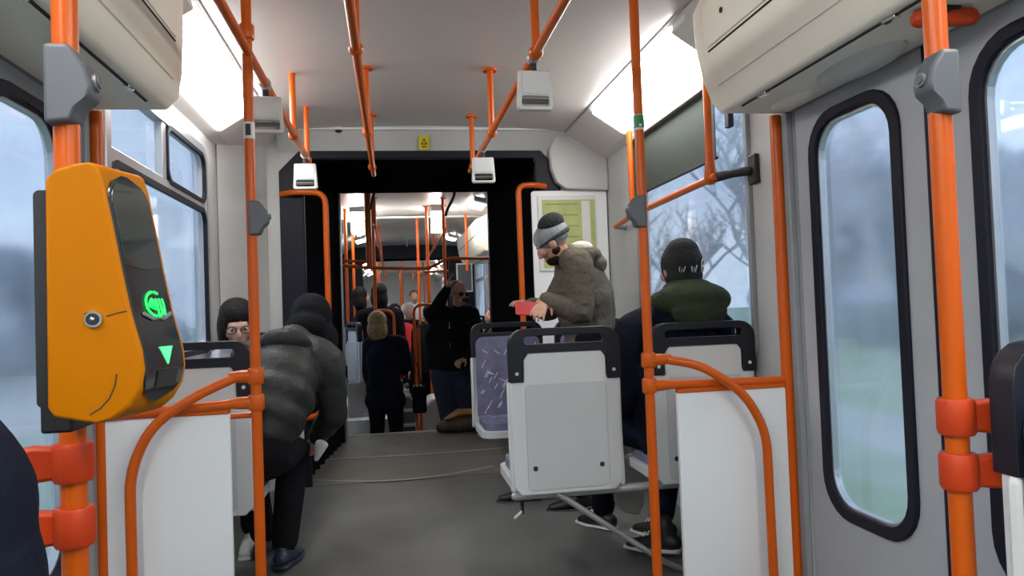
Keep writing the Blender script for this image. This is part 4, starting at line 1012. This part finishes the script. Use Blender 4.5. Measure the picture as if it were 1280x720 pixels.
bn = cap_obj(p4, J['head'], B4, 1.0, [((0, -.012, .022), (.091, .106, .108)), ((0, -.02, .075), (.074, .084, .065)), ((0, -.02, -.03), (.084, .09, .06))], 'knitblack', 'beanie')
hdm = J['head']
lt = MB()      # pale knitted letters on the back band of the hat
TT = Matrix.Translation(V(hdm)) @ (B4.to_4x4())
def onhat(x, z): return TT @ V((x, -.012-.104*math.sqrt(max(.02, 1-(x/.090)**2-((z-.025)/.105)**2))-.003, z))
def stroke_(pp): MB().tube([onhat(*p_) for p_ in pp], .0026, n=5).build('hat_letter', 'white_cloth', bn)
stroke_([(x-.022, z*1.15) for x, z in ((-.034, .000), (-.030, -.030), (-.025, -.006), (-.020, -.030), (-.015, .000))]); stroke_([(x-.016, z*1.15) for x, z in ((.006, .000), (.012, -.030), (.018, -.002), (.024, -.028), (.030, .004))])
stroke_([(.058+.014*math.cos(t), .006+.028*math.sin(t)) for t in [.5+PI*2*i/12*.88 for i in range(13)]]); stroke_([(.046, -.002), (.060, .008), (.070, .016)])
cap_obj(p4, J['neck']+V((.015, -.01, .03)), B4, 1.12, [((0, -.05, -.005), (.160, .105, .075)), ((0, -.10, -.05), (.115, .06, .07)), ((.09, .03, -.01), (.05, .07, .05)), ((-.09, .03, -.01), (.05, .07, .05)), ((0, -.02, .045), (.10, .09, .04))], 'olive_hood', 'hood')
MB().tube([J['neck']+V(p) for p in ((-.15, .0, -.04), (-.12, -.12, -.075), (0, -.165, -.10), (.12, -.13, -.075), (.16, .0, -.03))], .011, n=8).build('hood_hem', 'navy_cloth', p4, smooth=True)
# lining of the coat hanging below the seats
ct = MB().plate([(.945, .42), (1.10, .42), (1.095, .20), (1.07, .15), (1.0, .17), (.96, .22)], [], 'Y', 3.25, 3.28)
ct.build('coat_tail', 'greytrouser', p4, bevel=.01)
sh_ = shoe_obj(p4, at(830, 690, Y=3.12)+V((-.0, .0, .09)), at(830, 690, Y=3.12)+V((-.3, .3, .06)), 'shoeblack', 'whitesole'); 

# 5. blonde woman standing in the low part beyond the gangway
ZL = -.5
J = stand(-.10, 7.62, ZL, .35, 1.62)
J['head'] = at(473, 405, Y=7.6); J['neck'] = J['head']+V((.0, -.01, -.16)); J['elR'] = V((.13, 7.65, .56)); J['wrR'] = V((.10, 7.85, .75)); J['shR'] = V((.07, 7.58, .80)); J['shL'] = V((-.23, 7.66, .80)); J['elL'] = V((-.26, 7.70, .52))
p5, J5, B5 = person('blonde woman in a long dark coat standing beyond the gangway', J, 'navy_cloth', 'black_cloth', 'skinpale', vox=.013, coat=.35, wid=.88, feet=(.2, .6, -.05), torso_depth=.15)
cap_obj(p5, J['head'], B5, 1.05, LONG, 'blond', 'hair')
hb = thing('handbag', 'dark handbag hanging at the side of the blonde woman', 'bag', (.24, 7.55, .2))
MB().plate(rrect(.17, .10, .31, .36, .03), [], 'Y', 7.48, 7.60).build('pouch', 'black_cloth', hb, bevel=.012); MB().tube([(.19, 7.54, .36), (.20, 7.56, .70), (.27, 7.54, .36)], .007, n=6).build('strap', 'black_cloth', hb)
for k_ in range(3): MB().ell((.19+.035*k_, 7.475, .375), (.012, .006, .010)).build('charm', 'chrome', hb)

# 6. man with sunglasses and raised arm
J = stand(.50, 6.98+.12, ZL, PI+.10, 1.84, -.02)
J['head'] = at(573, 367, Y=7.05); J['neck'] = J['head']+V((.0, .03, -.165)); J['chest'] = V((.52, 7.12, .90)); J['look'] = V((.55, -1, -.12))
J['shL'] = V((.74, 7.06, 1.07)); J['shR'] = V((.35, 7.10, 1.07)); J['elR'] = at(545, 386, Y=7.0); J['wrR'] = at(559, 361, Y=6.98); J['elL'] = V((.80, 7.02, .80)); J['wrL'] = V((.65, 6.86, .66))
J['pelvis'] = V((.52, 7.12, .56)); J['hipL'] = V((.62, 7.12, .50)); J['hipR'] = V((.44, 7.12, .50)); J['knR'] = V((.50, 6.99, .02)); J['anR'] = V((.66, 7.05, -.41)); J['knL'] = V((.68, 7.0, .0)); J['anL'] = V((.74, 7.10, -.41))
p6, J6, B6 = person('man in a black jacket and sunglasses raising one hand to his head', J, 'black_cloth', 'jeans', 'skin', vox=.0075, glasses='dark', feet=(.1, -.6, -.05), wid=1.15, hem=-.2,
    hands={'R': ((.25, -.1, 1), (1, -.2, -.2), .35), 'L': ((-.6, -.5, -.2), (-.3, 0, -1), 1.1)})
cap_obj(p6, J['head'], B6, 1.0, [((0, -.03, .055), (.079, .085, .075))], 'brownhair', 'hair')
MB().tube([V(J['head'])+V(p) for p in ((.035, -.095, -.065), (.06, -.11, -.06), (.075, -.115, -.07))], [.014, .020, .014], n=10).build('face_mask', 'blackmat', p6, smooth=True)
for z_ in (.97, .78): MB().box((.52, 6.975, z_-.03), (.526, 6.985, z_+.03)).build('zip', 'chrome', p6)
bp = thing('leather_bag', 'tan and dark brown leather bag on the floor edge beside the violet seat', 'bag', (.58, 6.80, 0))
m = MB().tube([(.40, 6.80, .055), (.55, 6.78, .08), (.72, 6.78, .09)], [(.07, .05), (.10, .085), (.10, .085)], side=(0, 1, 0)); m.build('body', 'brown', bp, remesh=.01)
m = MB().tube([(.44, 6.77, .13), (.56, 6.76, .185), (.70, 6.77, .18)], [(.05, .012), (.07, .035), (.06, .03)], side=(0, 1, 0)); m.build('flap', 'tan', bp, remesh=.01)

# 7. further passengers
def simple(label, px, py, Y, look, top, legs, hairm, hair, seated=False, z=ZL, red=None, hgt=None, skin='skin', wid=1.0, puffs=0):
    h = at(px, py, Y=Y); yaw = math.atan2(look[0], look[1])
    if seated:
        J = sit(h.x, Y, z, yaw, .05, seat_z=h.z-z-.72); 
    else:
        J = stand(h.x, Y, z, yaw, (h.z-z+.10)*1.0)
    d = h-J['head']
    for a in ('head', 'neck', 'chest', 'shL', 'shR', 'elL', 'elR', 'wrL', 'wrR'): J[a] = J[a]+V((d.x, d.y, d.z if seated else 0))
    if not seated: J['head'] = h
    J['look'] = V(look)
    p_, J_, B_ = person(label, J, top, legs, skin, vox=.016, feet=tuple(J['fwd']*.7+V((0, 0, -.05))), wid=wid, puffs=puffs)
    if hair: cap_obj(p_, J['head'], B_, 1.05, hair, hairm, 'hair', vox=.012)
    return p_
simple('tall person with bushy dark hair standing behind the blonde woman', 475, 368, 8.9, (.3, 1, 0), 'black_cloth', 'black_cloth', 'darkhair', LONG)
simple('person in a bright red jacket seated beyond the blonde woman', 494, 392, 10.0, (.2, -1, 0), 'red_cloth', 'black_cloth', 'darkhair', SHORT, True, z=0, wid=.8)
simple('person in a plum coat standing at the far left behind the white seat', 452, 372, 9.35, (.8, .6, 0), 'plum_cloth', 'black_cloth', 'darkhair', LONG)
simple('grey-haired person seated far down the aisle', 511, 390, 11.4, (.1, -1, 0), 'plum_cloth', 'black_cloth', 'greyhair', SHORT, True, z=0)
simple('pale-faced person standing far down the aisle by the orange poles', 518, 372, 12.6, (.0, -1, 0), 'white_cloth', 'black_cloth', 'brownhair', SHORT, False, z=0)
simple('brown-haired person half hidden by the black edge beside the violet seat', 616, 396, 9.0, (-1, -.3, 0), 'black_cloth', 'black_cloth', 'brownhair', SHORT, True)
simple('person in dark clothes standing close behind the man with raised arm', 536, 394, 9.3, (-.6, -1, 0), 'black_cloth', 'navy_cloth', 'darkhair', SHORT)
wb = thing('wheel_box', 'light grey rounded wheel box beyond the gangway, left of the sunglasses man', 'wheel box', (.42, 8.3, ZL))
MB().plate([(.22, ZL), (.22, -.15), (.27, .05), (.38, .17), (.56, .17), (.56, ZL)], [], 'Y', 8.1, 8.6).build('cover', 'shell', wb, bevel=.03, seg=3)
MB().box((.53, 8.06, ZL), (.57, 8.1, .30)).build('edge_post', 'shell', wb, bevel=.005)

# near left: black quilted jacket shoulder of a bent passenger -> padded backpack leaning on the seat
bk = thing('quilted_backpack', 'black quilted backpack at the lower left corner of the picture', 'bag', (-.53, .84, 0))
m = MB(); P_ = []; R2 = []
for i in range(41):
    t = i/40; z = -.02+t*.98; g_ = 1+.06*(abs(math.sin(PI*t*8))-.5); w_ = .165*(1-max(0, t-.86)**2*14)
    P_.append((-.53, .84, z+.055)); R2.append((w_*g_, .10*g_*(1-max(0, t-.88)**2*14)))
m.tube(P_, R2, side=(1, 0, 0), n=24); m.build('pack', 'navy_cloth', bk, remesh=.01)
MB().tube([(-.50, .72, .85), (-.48, .70, .70), (-.50, .71, .45)], [(.022, .006)]*3, side=(1, 0, 0), n=8).build('strap', 'black_cloth', bk)

# ------------------------------------------------------------------ orange poles beyond the gangway
q = lambda px, py, Y: tuple(at(px, py, Y=Y))
def vpole(label, px, pya, Y, ztop=2.32, zbot=ZL, r=.0175):
    x = at(px, pya, Y=Y).x; return pole(label, x, Y, zbot, ztop, group='orange poles beyond the gangway', r=r, flange=ztop > 2.2)
vpole('thick orange pole right behind the gangway, left of the aisle', 461, 300, 7.25, zbot=1.53, r=.03)
vpole('thin orange pole running up beside the thick far pole', 466, 280, 7.9)
vpole('orange pole beyond the gangway right of the aisle, reaching the ceiling', 555, 300, 8.0)
vpole('orange pole beyond the gangway left of the square lamp', 534, 300, 8.6)
vpole('slim orange pole beyond the gangway near the aisle centre', 523, 330, 9.4, zbot=0)
vpole('orange drop pole in front of the far cream cover', 583, 300, 9.2, zbot=1.6)
vpole('orange pole at the right edge of the gangway opening', 614, 380, 7.3, ztop=1.58)
vpole('orange pole close to the left edge of the gangway opening', 435, 400, 8.6)
vpole('second orange pole near the left edge of the gangway opening', 444, 400, 9.3)
zb_ = at(520, 334, Y=7.25).z
rail('long orange cross bar beyond the gangway at head height', [q(428, 332, 7.25), q(465, 335, 7.25), q(535, 336, 7.25), q(560, 323, 7.35), q(616, 323, 7.3)], .016, bend=.05, group='orange bars beyond the gangway')
rail('upper short orange cross bar at the left of the gangway opening', [q(428, 326, 7.25), q(461, 327, 7.25)], .013, group='orange bars beyond the gangway')
rail('low orange cross bar right of the aisle beyond the gangway', [q(530, 340, 8.0), q(560, 339, 8.0)], .014, group='orange bars beyond the gangway')
def loop(label, pa, pb, Y, pyb, top):
    a = at(pa, top, Y=Y); b_ = at(pb, top, Y=Y); zb = at(pb, pyb, Y=Y).z
    zb = ZL
    return rail(label, [(a.x, Y, zb), (a.x, Y, a.z), (b_.x, Y, b_.z), (b_.x, Y, zb)], .015, bend=.09, group='orange loop rails beyond the gangway')
loop('orange loop rail behind the head of the blonde woman', 465, 492, 7.95, 540, 388)
l2 = loop('orange loop rail standing in the aisle beyond the gangway', 517, 548, 7.6, 545, 381)
pole('orange pole beside the loop rail in the aisle beyond the gangway', at(524, 450, Y=7.7).x, 7.7, ZL, at(524, 410, Y=7.7).z, group='orange poles beyond the gangway')
pole('short orange pole at the left of the far steps', at(497, 500, Y=9.7).x, 9.68, ZL, at(497, 490, Y=9.7).z, group='orange poles beyond the gangway')
rail('dark curved pipe hanging from the far ceiling right of the pole', [q(569, 222, 7.1), q(568, 245, 7.1), q(559, 262, 7.1), q(557, 270, 7.1)], .014, bend=.05, group=None, mat='brown')
rail('dark curved pipe hanging from the far ceiling at the thick pole', [q(467, 222, 7.1), q(468, 240, 7.1), q(463, 262, 7.1)], .014, bend=.05, group=None, mat='brown')
aw = thing('ceiling_hook', 'small black hook on the ceiling just beyond the gangway', 'hook', tuple(at(514, 232, Y=7.0)))
p = at(514, 232, Y=7.1); MB().box((p.x-.012, 7.08, p.z-.02), (p.x+.012, 7.12, 2.33)).build('stem', 'blackmat', aw)
# ceiling joint profile and hatch handle of the middle car
struct('trim_15', MB().box((-.69, 9.35, 2.285), (1.21, 9.38, 2.31)).build('trim_15', 'shell'))
hk = thing('ceiling_antenna', 'small dark bracket on the far ceiling above the second gangway', 'bracket', (.3, 12.0, 2.3))
MB().box((.18, 12.0, 2.285), (.36, 12.04, 2.30)).box((.262, 12.0, 2.16), (.275, 12.02, 2.29)).build('arm', 'greyframe', hk)
# far car rails
for i in range(9):
    y = 14.8+i*.9; x = (-.30, .80, .25)[i % 3]
    pole('orange pole of the farthest car, %s from the near end' % ('first', 'second', 'third', 'fourth', 'fifth', 'sixth', 'seventh', 'eighth', 'ninth')[i], x, y, 0, 2.32, group='orange poles of the farthest car')
for i, (x, y0, y1) in enumerate(((-.15, 7.6, 13.2), (.62, 8.2, 13.2), (-.15, 14.5, 22), (.62, 14.5, 22))):
    fr_ = rail('ceiling handrail of the %s car, %s side' % ('middle' if i < 2 else 'farthest', 'left' if x < 0 else 'right'), [(x, y0, 2.02), (x, y1, 2.02)], .015, group=None)
    for y in (y0+.3, (y0+y1)/2, y1-.3): hanger(fr_, x, y, 2.02, 2.325)
pnl = thing('wall_display', 'grey framed display panel on the far right wall above the sunglasses man', 'display', (1.3, 10.6, 1.5))
a = at(572, 331, Y=10.3); b = at(584, 356, Y=10.3)
MB().box((a.x-.02, 10.3, b.z-.1), (b.x+.08, 10.34, a.z+.02)).build('frame', 'shell', pnl, bevel=.004); MB().box((a.x, 10.295, b.z-.08), (b.x+.06, 10.30, a.z)).build('screen', 'greyplastic', pnl)

# ------------------------------------------------------------------ outside
struct('ground', MB().box((-160, -120, -1.0), (160, 220, -.95)).build('ground', 'grass'))
struct('road_right', MB().box((6.4, -120, -.96), (8.4, 220, -.935)).build('road', 'road'))
struct('road_left', MB().box((-14, -120, -.96), (-7, 220, -.935)).build('road', 'road'))
rnd = random.Random(11)
def bare_tree(label, x, y, h, seed):
    r_ = random.Random(seed); root = thing('bare_tree', label, 'tree', (x, y, -.95), 'bare trees along the track')
    tr = MB(); br = MB()
    def grow(p, d, L, r, lev):
        n_ = 3; pts = [p]; dd = d.copy()
        for i in range(n_):
            dd = (dd+V((r_.uniform(-.25, .25), r_.uniform(-.25, .25), r_.uniform(-.05, .18)))).normalized(); pts.append(pts[-1]+dd*L/n_)
        (tr if lev == 0 else br).tube(pts, [r*(1-.5*i/n_) for i in range(n_+1)], n=5 if lev else 8, dome=False)
        if lev < 4:
            for i in range(5 if lev < 3 else 4):
                q_ = pts[r_.randint(1 if lev else 2, n_)]; a = r_.uniform(0, 2*PI); t = V((math.cos(a), math.sin(a), r_.uniform(.2, 1.0))).normalized()
                grow(q_, (dd*.6+t).normalized(), L*r_.uniform(.5, .72), r*.48, lev+1)
    grow(V((x, y, -.95)), V((0, 0, 1)), h*.42, h*.022, 0)
    tr.build('trunk', 'bark', root, smooth=True); br.build('branches', 'bark', root)
for i, (x, y, h) in enumerate(((5.2, 10.0, 7.0), (8.5, 15.5, 9), (4.6, 14.5, 6.0), (12.5, 20, 10), (5.4, 21.5, 8))):
    bare_tree('bare leafless tree outside the right window, %s along the track' % ('first', 'second', 'third', 'fourth', 'fifth')[i], x, y, h, 20+i)
def crown_tree(label, x, y, h, w_, seed, g_):
    r_ = random.Random(seed); root = thing('dense_tree', label, 'tree', (x, y, -.95), g_)
    MB().tube([(x, y, -.95), (x+.1, y, h*.5)], [h*.04, h*.02], n=8).build('trunk', 'bark', root, smooth=True)
    m = MB()
    for _ in range(26):
        a = r_.uniform(0, 2*PI); d = r_.uniform(0, w_); z = h*(.08+.80*r_.random())-.95; s_ = w_*r_.uniform(.28, .5)*(1.1-.5*z/h)
        m.ell((x+d*math.cos(a)*(1.15-.7*z/h), y+d*math.sin(a)*(1.15-.7*z/h), z), (s_, s_, s_*.9), nu=8, nv=6)
    m.build('crown', 'foliage', root, remesh=.22, sm=1)
for i, (x, y, h, w_) in enumerate(((24, 27, 9, 4.2), (27, 15.5, 8, 4.0), (26, 37, 10, 4.4), (31, 52, 6.5, 4.5), (25, 5, 7, 3.8), (38, 24, 10, 5))):
    crown_tree('dark dense tree far outside on the right, %s along the row' % ('first', 'second', 'third', 'fourth', 'fifth', 'sixth')[i], x, y, h, w_, 50+i, 'dense trees on the right')
for i, (x, y, h, w_) in enumerate(((-17, 34, 5.4, 3.6), (-19, 44, 4.2, 3.5), (-16, 25.5, 6.2, 3.4), (-21, 60, 5.0, 4), (-21, 21, 4.6, 3), (-30, 36, 5.2, 3), (-24, 13, 4.4, 3.2))):
    crown_tree('dark bushy tree far outside on the left, %s along the row' % ('first', 'second', 'third', 'fourth', 'fifth', 'sixth', 'seventh')[i], x, y, h, w_, 70+i, 'bushy trees on the left')
